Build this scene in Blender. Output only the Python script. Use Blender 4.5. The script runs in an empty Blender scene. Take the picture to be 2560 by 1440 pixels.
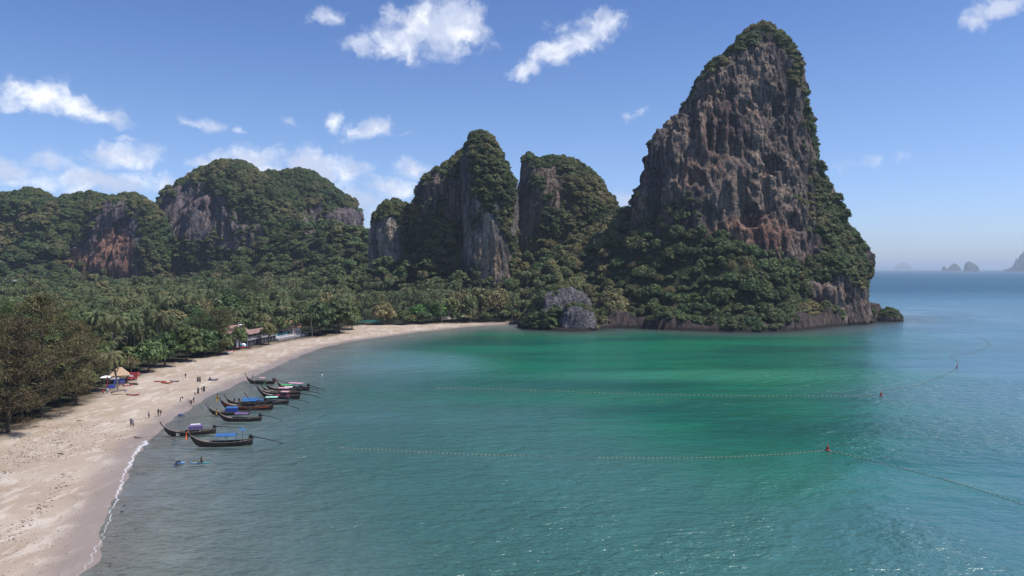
import bpy, math, random
import numpy as np
from mathutils import Vector, Matrix

random.seed(7)
rng = np.random.default_rng(7)
scene = bpy.context.scene
COL = scene.collection

# ------------------------------------------------------------------ camera, sky, sun, exposure
F = 2000.0          # focal length, measured in pixels of the 2560 px wide photograph
CAM_H = 35.0        # metres above the sea
cam = bpy.data.cameras.new('camera')
cam.sensor_width = 36.0
cam.lens = 36.0 * F / 2560.0
cam.shift_y = -48.0 / 2560.0
cam.clip_start = 0.5
cam.clip_end = 300000.0
cam_ob = bpy.data.objects.new('camera', cam)
cam_ob.location = (0, 0, CAM_H)
cam_ob.rotation_euler = (math.radians(90), 0, 0)
COL.objects.link(cam_ob)
scene.camera = cam_ob

SUN_AZ, SUN_EL = math.radians(98), math.radians(60)
sun_dir = Vector((math.sin(SUN_AZ) * math.cos(SUN_EL), math.cos(SUN_AZ) * math.cos(SUN_EL), math.sin(SUN_EL)))
sun = bpy.data.lights.new('sun', 'SUN')
sun.energy = 4.8
sun.angle = math.radians(0.53)
sun.color = (1.0, 0.95, 0.87)
sun_ob = bpy.data.objects.new('sun', sun)
sun_ob.rotation_euler = (-sun_dir).to_track_quat('-Z', 'Y').to_euler()
COL.objects.link(sun_ob)

world = bpy.data.worlds.new('World')
scene.world = world
world.use_nodes = True


class NT:
    """small helper around a node tree"""
    def __init__(self, tree):
        self.t = tree
        tree.nodes.clear()

    def n(self, typ, inputs=None, **props):
        nd = self.t.nodes.new(typ)
        for k, v in props.items():
            setattr(nd, k, v)
        for k, v in (inputs or {}).items():
            s = nd.inputs[k]
            if isinstance(v, bpy.types.NodeSocket):
                self.t.links.new(v, s)
            else:
                s.default_value = v
        return nd

    def m(self, op, a, b=None, c=None, clamp=False):
        d = {0: a}
        if b is not None:
            d[1] = b
        if c is not None:
            d[2] = c
        return self.n('ShaderNodeMath', d, operation=op, use_clamp=clamp).outputs[0]

    def mix(self, f, a, b, blend='MIX'):
        nd = self.n('ShaderNodeMix', None, data_type='RGBA', blend_type=blend)
        for i, v in ((0, f), (6, a), (7, b)):
            if isinstance(v, bpy.types.NodeSocket):
                self.t.links.new(v, nd.inputs[i])
            else:
                nd.inputs[i].default_value = v if not isinstance(v, tuple) or len(v) == 4 else (*v, 1)
        return nd.outputs[2]

    def noise(self, vec, scale, detail=4, rough=0.55, dist=0.0, dim='3D'):
        return self.n('ShaderNodeTexNoise', {'Vector': vec, 'Scale': scale, 'Detail': detail, 'Roughness': rough,
                                             'Distortion': dist}, noise_dimensions=dim).outputs[0]

    def step(self, v, lo, hi, a=0.0, b=1.0):
        return self.n('ShaderNodeMapRange', {0: v, 1: lo, 2: hi, 3: a, 4: b}, interpolation_type='SMOOTHSTEP').outputs[0]

    def scale(self, vec, s):
        return self.n('ShaderNodeMapping', {'Vector': vec, 'Scale': s}).outputs[0]


def sky_nodes():
    T = NT(world.node_tree)
    sky = T.n('ShaderNodeTexSky', sky_type='NISHITA', sun_disc=False, sun_elevation=SUN_EL, sun_rotation=SUN_AZ,
              altitude=30.0, air_density=1.0, dust_density=0.35, ozone_density=3.0)
    skycol = T.n('ShaderNodeHueSaturation', {'Saturation': 1.12, 'Hue': 0.505, 'Value': 1.0, 'Color': sky.outputs[0]}).outputs[0]
    skycol = T.mix(1.0, skycol, (0.95, 0.97, 1.12), 'MULTIPLY')
    tc = T.n('ShaderNodeTexCoord').outputs['Generated']
    xyz = T.n('ShaderNodeSeparateXYZ', {0: tc})
    skycol = T.mix(T.step(xyz.outputs[2], 0.05, 0.42), skycol, T.mix(1.0, skycol, (0.76, 0.81, 0.89), 'MULTIPLY'))
    skycol = T.mix(T.step(xyz.outputs[2], 0.22, 0.0), skycol, T.mix(1.0, skycol, (0.80, 0.90, 1.14), 'MULTIPLY'))
    az = T.m('ARCTAN2', xyz.outputs[0], xyz.outputs[1])
    el = T.m('ARCSINE', xyz.outputs[2])
    p = T.n('ShaderNodeCombineXYZ', {0: az, 1: el, 2: 0.0}).outputs[0]
    w = T.n('ShaderNodeTexNoise', {'Vector': p, 'Scale': 22.0, 'Detail': 5.0, 'Roughness': 0.6}).outputs['Color']
    wv = T.n('ShaderNodeVectorMath', {0: w, 1: (0.5, 0.5, 0.5)}, operation='SUBTRACT').outputs[0]
    pw = T.n('ShaderNodeVectorMath', {0: wv, 1: (0.045, 0.030, 0), 2: p}, operation='MULTIPLY_ADD').outputs[0]
    # cumulus clouds: azimuth, elevation, half sizes (from bearings taken off the photograph), tilt, density
    B = [(1085, 78, 125, 66, 0, 1.2), (1145, 60, 75, 68, 0, 1.15), (1010, 105, 85, 40, -8, 1.1), (893, 108, 48, 22, 10, .95),
         (960, 130, 70, 20, -4, .85),
         (1420, 115, 120, 34, -24, 1.1), (1500, 65, 62, 34, -10, 1.0), (1320, 172, 66, 20, -8, 1.0), (1390, 70, 30, 16, -10, .6),
         (825, 45, 46, 18, -10, .62), (90, 240, 100, 38, -6, 1.1), (190, 265, 90, 34, 10, 1.0), (285, 296, 62, 20, 6, 1.0),
         (510, 310, 54, 16, 5, .78), (590, 325, 30, 12, 0, .5), (835, 300, 26, 24, -40, .82), (915, 322, 64, 26, -8, .98),
         (722, 305, 28, 9, 10, .6), (325, 343, 36, 9, 0, .55), (2490, 22, 84, 26, -12, 1.05), (2432, 60, 40, 22, 0, .9),
         (310, 390, 115, 32, -4, 1.0), (110, 410, 60, 26, 4, .85), (240, 455, 190, 36, 2, 1.0), (30, 430, 80, 40, 0, .9), (420, 470, 90, 30, 0, .8),
         (640, 398, 110, 32, 0, 1.0), (790, 415, 125, 46, 6, 1.1), (700, 445, 190, 50, 0, 1.1), (1040, 420, 60, 20, 0, .95), (880, 500, 90, 50, 0, .9),
         (970, 468, 64, 32, 0, 1.0), (925, 440, 22, 12, 0, .55), (500, 405, 60, 18, 0, .6), (1575, 505, 70, 22, 0, .7),
         (1580, 293, 36, 13, -10, .5), (2110, 408, 110, 14, -5, .36), (945, 545, 60, 40, 0, .5), (1025, 334, 28, 6, -10, .45)]
    D = None
    for (x, y, rx, ry, rot, s) in B:
        u, v = (x - 1280) / F, (672 - y) / F
        a0, e0 = math.atan(u), math.atan(v / math.sqrt(1 + u * u))
        sa = rx / F / (1 + u * u)
        sb = ry / F / math.sqrt(1 + u * u)
        mp = T.n('ShaderNodeMapping', {'Vector': pw, 'Location': (a0, e0, 0), 'Rotation': (0, 0, -math.radians(rot)),
                                       'Scale': (sa * 1.35, sb * 1.35, 1)}, vector_type='TEXTURE').outputs[0]
        r = T.n('ShaderNodeVectorMath', {0: mp}, operation='LENGTH').outputs['Value']
        d = T.m('MULTIPLY', T.m('SUBTRACT', 1.0, r), s)
        D = d if D is None else T.m('MAXIMUM', D, d)
    # elsewhere round the sky: the same kind of fair-weather clouds, from noise alone
    n_far = T.noise(T.scale(p, (1.0, 2.6, 1)), 3.3, 2, 0.5)
    far = T.m('MULTIPLY', T.m('SUBTRACT', n_far, 0.60), 7.0)
    outside = T.step(T.m('MAXIMUM', T.m('ABSOLUTE', az), T.m('MULTIPLY', el, 1.65)), 0.62, 0.72, 0.0, 1.0)
    above = T.step(el, 0.0, 0.06)
    far = T.m('ADD', far, T.m('MULTIPLY', T.m('SUBTRACT', T.m('MULTIPLY', outside, above), 1.0), 9.0))
    D = T.m('MAXIMUM', D, far)
    f1 = T.noise(pw, 34.0, 7, 0.6)
    f2 = T.noise(p, 110.0, 4, 0.6)
    dens = T.m('ADD', D, T.m('MULTIPLY', T.m('SUBTRACT', f1, 0.51), 1.9))
    dens = T.m('ADD', dens, T.m('MULTIPLY', T.m('SUBTRACT', f2, 0.5), 0.35))
    alpha = T.step(dens, 0.02, 0.95)
    shade = T.noise(pw, 20.0, 4, 0.55)
    lum = T.step(T.m('ADD', shade, T.m('MULTIPLY', dens, -0.10)), 0.36, 0.60, 0.0, 1.0)
    ccol = T.mix(lum, (5.0, 5.6, 7.2), (9.3, 9.4, 9.7))
    alpha = T.m('MULTIPLY', alpha, T.step(el, 0.0, 0.14, 0.55, 0.97))
    col = T.mix(alpha, skycol, ccol)
    bg = T.n('ShaderNodeBackground', {'Color': col, 'Strength': 0.110})
    out = T.n('ShaderNodeOutputWorld', {'Surface': bg.outputs[0]})


sky_nodes()
world.cycles.sampling_method = 'MANUAL'
world.cycles.sample_map_resolution = 512

scene.view_settings.view_transform = 'Standard'
scene.view_settings.look = 'None'
scene.view_settings.exposure = 0.22
scene.view_settings.gamma = 1.0
scene.view_settings.use_curve_mapping = False
scene.render.engine = 'CYCLES'
cy = scene.cycles
cy.max_bounces = 5
cy.diffuse_bounces = 2
cy.glossy_bounces = 2
cy.transmission_bounces = 2
cy.transparent_max_bounces = 6
cy.volume_bounces = 0
cy.use_denoising = True
cy.denoiser = 'OPENIMAGEDENOISE'
cy.denoising_prefilter = 'ACCURATE'
cy.caustics_reflective = False
cy.caustics_refractive = False
cy.sample_clamp_indirect = 4.0


# ------------------------------------------------------------------ helpers
def W(px, py, Y):
    """a bearing read off the photograph, taken out to distance Y -> world x, z"""
    return (px - 1280) * Y / F, CAM_H + (672 - py) * Y / F


def on_sea(px, py, z=0.0):
    Y = (CAM_H - z) * F / (py - 672)
    return (px - 1280) * Y / F, Y


def _hash(ix, iy, iz, s):
    h = (ix * np.uint32(374761393) + iy * np.uint32(668265263) + iz * np.uint32(2246822519) + np.uint32(s * 3266489917 & 0xffffffff))
    h = (h ^ (h >> np.uint32(13))) * np.uint32(1274126177)
    h = h ^ (h >> np.uint32(16))
    return (h & np.uint32(0xffffff)).astype(np.float32) / 16777215.0


def vnoise(x, y, z, s=0):
    x, y, z = np.broadcast_arrays(np.asarray(x, np.float64), np.asarray(y, np.float64), np.asarray(z, np.float64))
    fx, fy, fz = np.floor(x), np.floor(y), np.floor(z)
    ix, iy, iz = [f.astype(np.int64).astype(np.uint32) for f in (fx, fy, fz)]
    u, v, w = x - fx, y - fy, z - fz
    u, v, w = [t * t * t * (t * (t * 6 - 15) + 10) for t in (u, v, w)]
    o = np.uint32(1)
    with np.errstate(over='ignore'):
        c = [[[_hash(ix + o * a, iy + o * b, iz + o * d, s) for d in (0, 1)] for b in (0, 1)] for a in (0, 1)]
    l = lambda a, b, t: a + (b - a) * t
    return l(l(l(c[0][0][0], c[1][0][0], u), l(c[0][1][0], c[1][1][0], u), v),
             l(l(c[0][0][1], c[1][0][1], u), l(c[0][1][1], c[1][1][1], u), v), w)


def fbm(x, y, z, octaves=4, s=0, gain=0.5):
    """about -1..1"""
    a, t, n = 1.0, 0.0, 0.0
    for k in range(octaves):
        t = t + a * (vnoise(x * 2 ** k + 17.3 * k, y * 2 ** k + 5.1 * k, z * 2 ** k + 9.7 * k, s + k) * 2 - 1)
        n += a
        a *= gain
    return t / n * 1.6


def ridged(x, y, z, octaves=3, s=0):
    a, t, n = 1.0, 0.0, 0.0
    for k in range(octaves):
        t = t + a * (1 - np.abs(vnoise(x * 2 ** k + 3.3 * k, y * 2 ** k, z * 2 ** k, s + k) * 2 - 1) * 1.8)
        n += a
        a *= 0.5
    return t / n


def sstep(x, a, b):
    t = np.clip((x - a) / (b - a), 0, 1)
    return t * t * (3 - 2 * t)


def tag(o, label=None, cat=None, group=None, kind=None):
    if label: o['label'] = label
    if cat: o['category'] = cat
    if group: o['group'] = group
    if kind: o['kind'] = kind
    return o


def mesh(name, V, Fs, mats=(), smooth=False, attrs=None, mat_idx=None):
    me = bpy.data.meshes.new(name)
    V = np.asarray(V, np.float32)
    if isinstance(Fs, np.ndarray):
        n, k = Fs.shape
        me.vertices.add(len(V)); me.vertices.foreach_set('co', V.ravel())
        me.loops.add(n * k); me.loops.foreach_set('vertex_index', Fs.astype(np.int32).ravel())
        me.polygons.add(n)
        me.polygons.foreach_set('loop_start', np.arange(0, n * k, k, dtype=np.int32))
        me.update(calc_edges=True)
    else:
        me.from_pydata(V.tolist(), [], Fs)
    for m in mats:
        me.materials.append(m)
    if mat_idx is not None:
        me.polygons.foreach_set('material_index', np.asarray(mat_idx, np.int32))
    if smooth:
        me.polygons.foreach_set('use_smooth', np.ones(len(me.polygons), bool))
    for k, v in (attrs or {}).items():
        at = me.attributes.new(k, 'FLOAT', 'POINT')
        at.data.foreach_set('value', np.asarray(v, np.float32).ravel())
    me.update()
    return me


def link(name, me, parent=None, loc=(0, 0, 0), rot=(0, 0, 0), scl=(1, 1, 1)):
    o = bpy.data.objects.new(name, me)
    COL.objects.link(o)
    o.parent = parent
    o.location = loc; o.rotation_euler = rot; o.scale = scl
    return o


def empty(name, loc, rz=0.0, scl=1.0):
    o = bpy.data.objects.new(name, None)
    COL.objects.link(o)
    o.empty_display_size = 0.5
    o.location = loc; o.rotation_euler = (0, 0, rz); o.scale = (scl, scl, scl)
    return o


class MB:
    """collects simple shapes into one mesh"""
    def __init__(s): s.V = []; s.F = []

    def add(s, V, Fs):
        k = len(s.V)
        s.V += [tuple(v) for v in V]
        s.F += [tuple(i + k for i in f) for f in Fs]
        return s

    def box(s, x0, x1, y0, y1, z0, z1):
        V = [(x, y, z) for x in (x0, x1) for y in (y0, y1) for z in (z0, z1)]
        return s.add(V, [(0, 1, 3, 2), (4, 6, 7, 5), (0, 4, 5, 1), (2, 3, 7, 6), (0, 2, 6, 4), (1, 5, 7, 3)])

    def tube(s, pts, rad, n=6, cap=True):
        pts = [Vector(p) for p in pts]
        if not hasattr(rad, '__len__'): rad = [rad] * len(pts)
        V = []
        for i, p in enumerate(pts):
            d = (pts[min(i + 1, len(pts) - 1)] - pts[max(i - 1, 0)]).normalized()
            a = d.orthogonal().normalized() if abs(d.z) > .95 else d.cross(Vector((0, 0, 1))).normalized()
            b = d.cross(a).normalized()
            for j in range(n):
                t = 2 * math.pi * j / n
                V.append(p + (a * math.cos(t) + b * math.sin(t)) * rad[i])
        Fs = [(i * n + j, i * n + (j + 1) % n, (i + 1) * n + (j + 1) % n, (i + 1) * n + j) for i in range(len(pts) - 1) for j in range(n)]
        if cap:
            Fs += [tuple(range(n))[::-1], tuple(range((len(pts) - 1) * n, len(pts) * n))]
        return s.add(V, Fs)

    def ball(s, c, r, n=8, m=5, sq=(1, 1, 1)):
        V = [(c[0], c[1], c[2] - r * sq[2])]
        for i in range(1, m):
            t = math.pi * i / m
            for j in range(n):
                p = 2 * math.pi * j / n
                V.append((c[0] + r * sq[0] * math.sin(t) * math.cos(p), c[1] + r * sq[1] * math.sin(t) * math.sin(p), c[2] - r * sq[2] * math.cos(t)))
        V.append((c[0], c[1], c[2] + r * sq[2]))
        Fs = [(0, 1 + (j + 1) % n, 1 + j) for j in range(n)]
        for i in range(m - 2):
            a = 1 + i * n
            Fs += [(a + j, a + (j + 1) % n, a + n + (j + 1) % n, a + n + j) for j in range(n)]
        a = 1 + (m - 2) * n
        Fs += [(a + j, a + (j + 1) % n, len(V) - 1) for j in range(n)]
        return s.add(V, Fs)

    def me(s, name, mat, smooth=False):
        return mesh(name, s.V, s.F, [mat] if mat else [], smooth)

    def build(s, name, mat, parent=None, smooth=False, **k):
        return link(name, s.me(name, mat, smooth), parent, **k)


# ------------------------------------------------------------------ materials
def new_mat(name):
    m = bpy.data.materials.new(name)
    m.use_nodes = True
    return m, NT(m.node_tree)


def finish(T, shader, disp=None):
    T.n('ShaderNodeOutputMaterial', {'Surface': shader})


def plain(name, col, rough=0.6, metal=0.0, var=0.25, scale=3.0, bump=0.0, spec=0.5):
    m, T = new_mat(name)
    tc = T.n('ShaderNodeTexCoord').outputs['Object']
    nz = T.noise(tc, scale, 4, 0.6)
    lo = tuple(c * (1 - var) for c in col); hi = tuple(min(1, c * (1 + var)) for c in col)
    c = T.mix(T.step(nz, .3, .7), lo, hi)
    ins = {'Base Color': c, 'Roughness': rough, 'Metallic': metal, 'Specular IOR Level': spec}
    if bump:
        ins['Normal'] = T.n('ShaderNodeBump', {'Height': nz, 'Strength': bump, 'Distance': 0.05}).outputs[0]
    finish(T, T.n('ShaderNodeBsdfPrincipled', ins).outputs[0])
    return m


def foliage_mat(name, dark, light, dry, transl=0.3):
    """leaf colour: varies from plant to plant (random, tint) and from leaf to leaf"""
    m, T = new_mat(name)
    geo = T.n('ShaderNodeNewGeometry')
    rnd = T.n('ShaderNodeObjectInfo').outputs['Random']
    tint = T.n('ShaderNodeAttribute', attribute_name='tint', attribute_type='INSTANCER').outputs['Fac']
    leaf = T.noise(geo.outputs['Position'], 0.9, 3, 0.7)
    leaf = T.step(leaf, 0.3, 0.7)
    c = T.mix(leaf, dark, light)
    hue = T.n('ShaderNodeHueSaturation', {'Hue': T.m('MULTIPLY_ADD', rnd, 0.07, 0.46), 'Saturation': 1.0,
                                          'Value': T.m('MULTIPLY_ADD', T.m('FRACT', T.m('MULTIPLY', rnd, 7.31)), 0.7, 0.65), 'Color': c}).outputs[0]
    c = T.mix(T.step(tint, 0.0, 1.0), hue, T.mix(leaf, tuple(d * .6 for d in dry), dry))
    d = T.n('ShaderNodeBsdfPrincipled', {'Base Color': c, 'Roughness': 0.55, 'Specular IOR Level': 0.25}).outputs[0]
    t = T.n('ShaderNodeBsdfTranslucent', {'Color': c}).outputs[0]
    finish(T, T.n('ShaderNodeMixShader', {0: transl, 1: d, 2: t}).outputs[0])
    return m


M = {}
M['leaf'] = foliage_mat('broad_leaves', (0.032, 0.056, 0.024), (0.150, 0.205, 0.072), (0.31, 0.26, 0.12))
M['palm'] = foliage_mat('palm_fronds', (0.036, 0.058, 0.026), (0.175, 0.205, 0.085), (0.31, 0.29, 0.14))
M['casuarina'] = foliage_mat('casuarina_needles', (0.052, 0.052, 0.024), (0.195, 0.160, 0.070), (0.10, 0.18, 0.06), 0.25)
M['almond'] = foliage_mat('bright_leaves', (0.05, 0.10, 0.022), (0.13, 0.22, 0.05), (0.13, 0.10, 0.06))
M['bark'] = plain('bark', (0.10, 0.075, 0.055), 0.9, var=.4, bump=.3)
M['palm_bark'] = plain('palm_bark', (0.17, 0.14, 0.12), 0.9, var=.35)


def rock_mat(name, grey, tan, orange, orange_amt=0.5, moss=(0.028, 0.045, 0.020), streak=0.75, s=1.0):
    m, T = new_mat(name)
    pos = T.n('ShaderNodeNewGeometry').outputs['Position']
    veg = T.n('ShaderNodeAttribute', attribute_name='veg').outputs['Fac']
    org = T.n('ShaderNodeAttribute', attribute_name='orange').outputs['Fac']
    cav = T.n('ShaderNodeAttribute', attribute_name='cavity').outputs['Fac']
    v1 = T.scale(pos, (1, 1, 0.16))
    v2 = T.scale(pos, (1, 1, 0.07))
    big = T.noise(v1, 0.05 * s, 5, 0.6, 0.6)
    med = T.noise(v1, 0.19 * s, 6, 0.65, 1.2)
    fine = T.noise(v2, 0.55 * s, 4, 0.6, 0.4)
    pit = T.noise(pos, 0.33 * s, 5, 0.65)
    c = T.mix(T.step(big, 0.36, 0.62), grey, tan)
    c = T.mix(T.m('MULTIPLY', T.step(T.m('ADD', med, T.m('MULTIPLY', org, 0.25)), 0.50, 0.66), T.m('MAXIMUM', orange_amt, org)), c, orange)
    c = T.mix(T.m('MULTIPLY', T.step(fine, 0.46, 0.60), streak), c, (0.018, 0.018, 0.022))
    c = T.mix(T.m('MULTIPLY', T.step(pit, 0.53, 0.64), 0.75), c, (0.05, 0.045, 0.045))  # darkness of crevices and holes painted into the colour by noise
    c = T.mix(T.m('MULTIPLY', T.step(T.noise(v2, 0.32 * s, 3, 0.5), 0.60, 0.75), 0.4), c, tuple(min(1, t * 1.7) for t in tan))
    vm = T.step(T.m('ADD', veg, T.m('MULTIPLY', T.m('SUBTRACT', T.noise(pos, 0.22 * s, 5, 0.7), 0.5), 1.1)), 0.38, 0.62)
    mossc = T.mix(T.noise(pos, 0.6, 4, 0.7), tuple(k * .5 for k in moss), tuple(k * 1.7 for k in moss))
    c = T.mix(vm, c, mossc)
    zz = T.n('ShaderNodeSeparateXYZ', {0: pos}).outputs[2]
    c = T.mix(T.step(T.m('ADD', zz, T.m('MULTIPLY', T.noise(pos, .3, 3, .6), 3.0)), 3.6, 2.2), c, (0.016, 0.015, 0.015))  # dark waterline band: tidal stain plus the painted shade of an undercut
    hgt = T.m('ADD', T.m('MULTIPLY', fine, 1.0), T.m('MULTIPLY', pit, 1.3))
    bump = T.n('ShaderNodeBump', {'Height': hgt, 'Strength': 1.0, 'Distance': 2.6}).outputs[0]
    finish(T, T.n('ShaderNodeBsdfPrincipled', {'Base Color': c, 'Roughness': 0.92, 'Specular IOR Level': 0.15, 'Normal': bump}).outputs[0])
    return m


M['rock'] = rock_mat('limestone', (0.058, 0.052, 0.060), (0.27, 0.205, 0.165), (0.28, 0.142, 0.10), 0.42)
M['rock_pale'] = rock_mat('pale_limestone', (0.095, 0.090, 0.10), (0.44, 0.37, 0.29), (0.40, 0.26, 0.15), 0.4, streak=.55)
M['rock_boulder'] = rock_mat('grey_limestone', (0.13, 0.125, 0.145), (0.27, 0.25, 0.25), (0.22, 0.18, 0.13), 0.25, s=2.0, streak=.7)
M['rock_far'] = rock_mat('far_limestone', (0.085, 0.08, 0.10), (0.20, 0.16, 0.155), (0.30, 0.15, 0.10), 0.35, s=.7)


def sand_mat():
    m, T = new_mat('sand')
    pos = T.n('ShaderNodeNewGeometry').outputs['Position']
    inland = T.n('ShaderNodeAttribute', attribute_name='inland').outputs['Fac']
    big = T.noise(pos, 0.06, 4, 0.55)
    stretch = T.n('ShaderNodeMapping', {'Vector': pos, 'Rotation': (0, 0, 0.3), 'Scale': (1.0, 0.35, 1)}).outputs[0]
    med = T.noise(stretch, 0.35, 6, 0.65, 0.5)
    fine = T.noise(pos, 2.6, 4, 0.7)
    c = T.mix(T.step(big, 0.3, 0.7), (0.31, 0.240, 0.180), (0.39, 0.325, 0.262))
    c = T.mix(T.m('MULTIPLY', T.step(med, 0.50, 0.62), .5), c, (0.55, 0.495, 0.44))
    c = T.mix(T.m('MULTIPLY', T.step(fine, 0.56, 0.72), 0.35), c, (0.33, 0.26, 0.21))
    c = T.mix(T.m('MULTIPLY', T.step(T.noise(pos, 0.9, 5, 0.75), 0.62, 0.7), 0.5), c, (0.30, 0.235, 0.19))
    wet = T.step(T.m('ADD', inland, T.m('MULTIPLY', T.m('SUBTRACT', med, 0.5), 5.0)), 8.0, 1.5)
    wet = T.m('MULTIPLY', wet, T.step(inland, -9.0, -2.0, 0.3, 1.0))
    c = T.mix(T.m('MULTIPLY', wet, 0.78), c, (0.23, 0.185, 0.165))
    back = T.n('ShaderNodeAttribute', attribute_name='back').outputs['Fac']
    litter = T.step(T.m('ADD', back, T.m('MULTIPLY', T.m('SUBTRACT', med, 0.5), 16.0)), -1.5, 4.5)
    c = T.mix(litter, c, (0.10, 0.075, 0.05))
    h = T.m('ADD', med, T.m('MULTIPLY', fine, 0.5))
    bump = T.n('ShaderNodeBump', {'Height': h, 'Strength': 0.5, 'Distance': 0.25}).outputs[0]
    rough = T.m('SUBTRACT', 0.9, T.m('MULTIPLY', wet, 0.45))
    finish(T, T.n('ShaderNodeBsdfPrincipled', {'Base Color': c, 'Roughness': rough, 'Specular IOR Level': 0.3, 'Normal': bump}).outputs[0])
    return m


def soil_mat():
    m, T = new_mat('forest_floor')
    pos = T.n('ShaderNodeNewGeometry').outputs['Position']
    rocky = T.n('ShaderNodeAttribute', attribute_name='rocky').outputs['Fac']
    n = T.noise(pos, 0.4, 5, 0.7)
    c = T.mix(T.step(n, .35, .65), (0.018, 0.026, 0.013), (0.050, 0.060, 0.028))
    v = T.scale(pos, (1, 1, 0.25))
    rk = T.mix(T.step(T.noise(v, 0.35, 5, 0.65, .8), .38, .62), (0.018, 0.016, 0.018), (0.080, 0.060, 0.052))
    rk = T.mix(T.m('MULTIPLY', T.step(T.noise(v, 0.8, 4, 0.6), .5, .64), .8), rk, (0.03, 0.028, 0.03))
    c = T.mix(T.step(T.m('ADD', rocky, T.m('MULTIPLY', T.m('SUBTRACT', T.noise(pos, .25, 4, .6), .5), .8)), .4, .6), c, rk)
    zz = T.n('ShaderNodeSeparateXYZ', {0: pos}).outputs[2]
    c = T.mix(T.step(T.m('ADD', zz, T.m('MULTIPLY', T.noise(pos, .3, 3, .6), 3.0)), 3.8, 2.4, 0.0, 0.93), c, (0.016, 0.015, 0.015)) if True else c  # black foot of the sea cliff: notch shade painted in, with tidal stain
    bump = T.n('ShaderNodeBump', {'Height': T.noise(v, 0.8, 5, .65), 'Strength': 0.8, 'Distance': 1.2}).outputs[0]
    finish(T, T.n('ShaderNodeBsdfPrincipled', {'Base Color': c, 'Roughness': 0.95, 'Specular IOR Level': 0.1, 'Normal': bump}).outputs[0])
    return m


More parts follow.
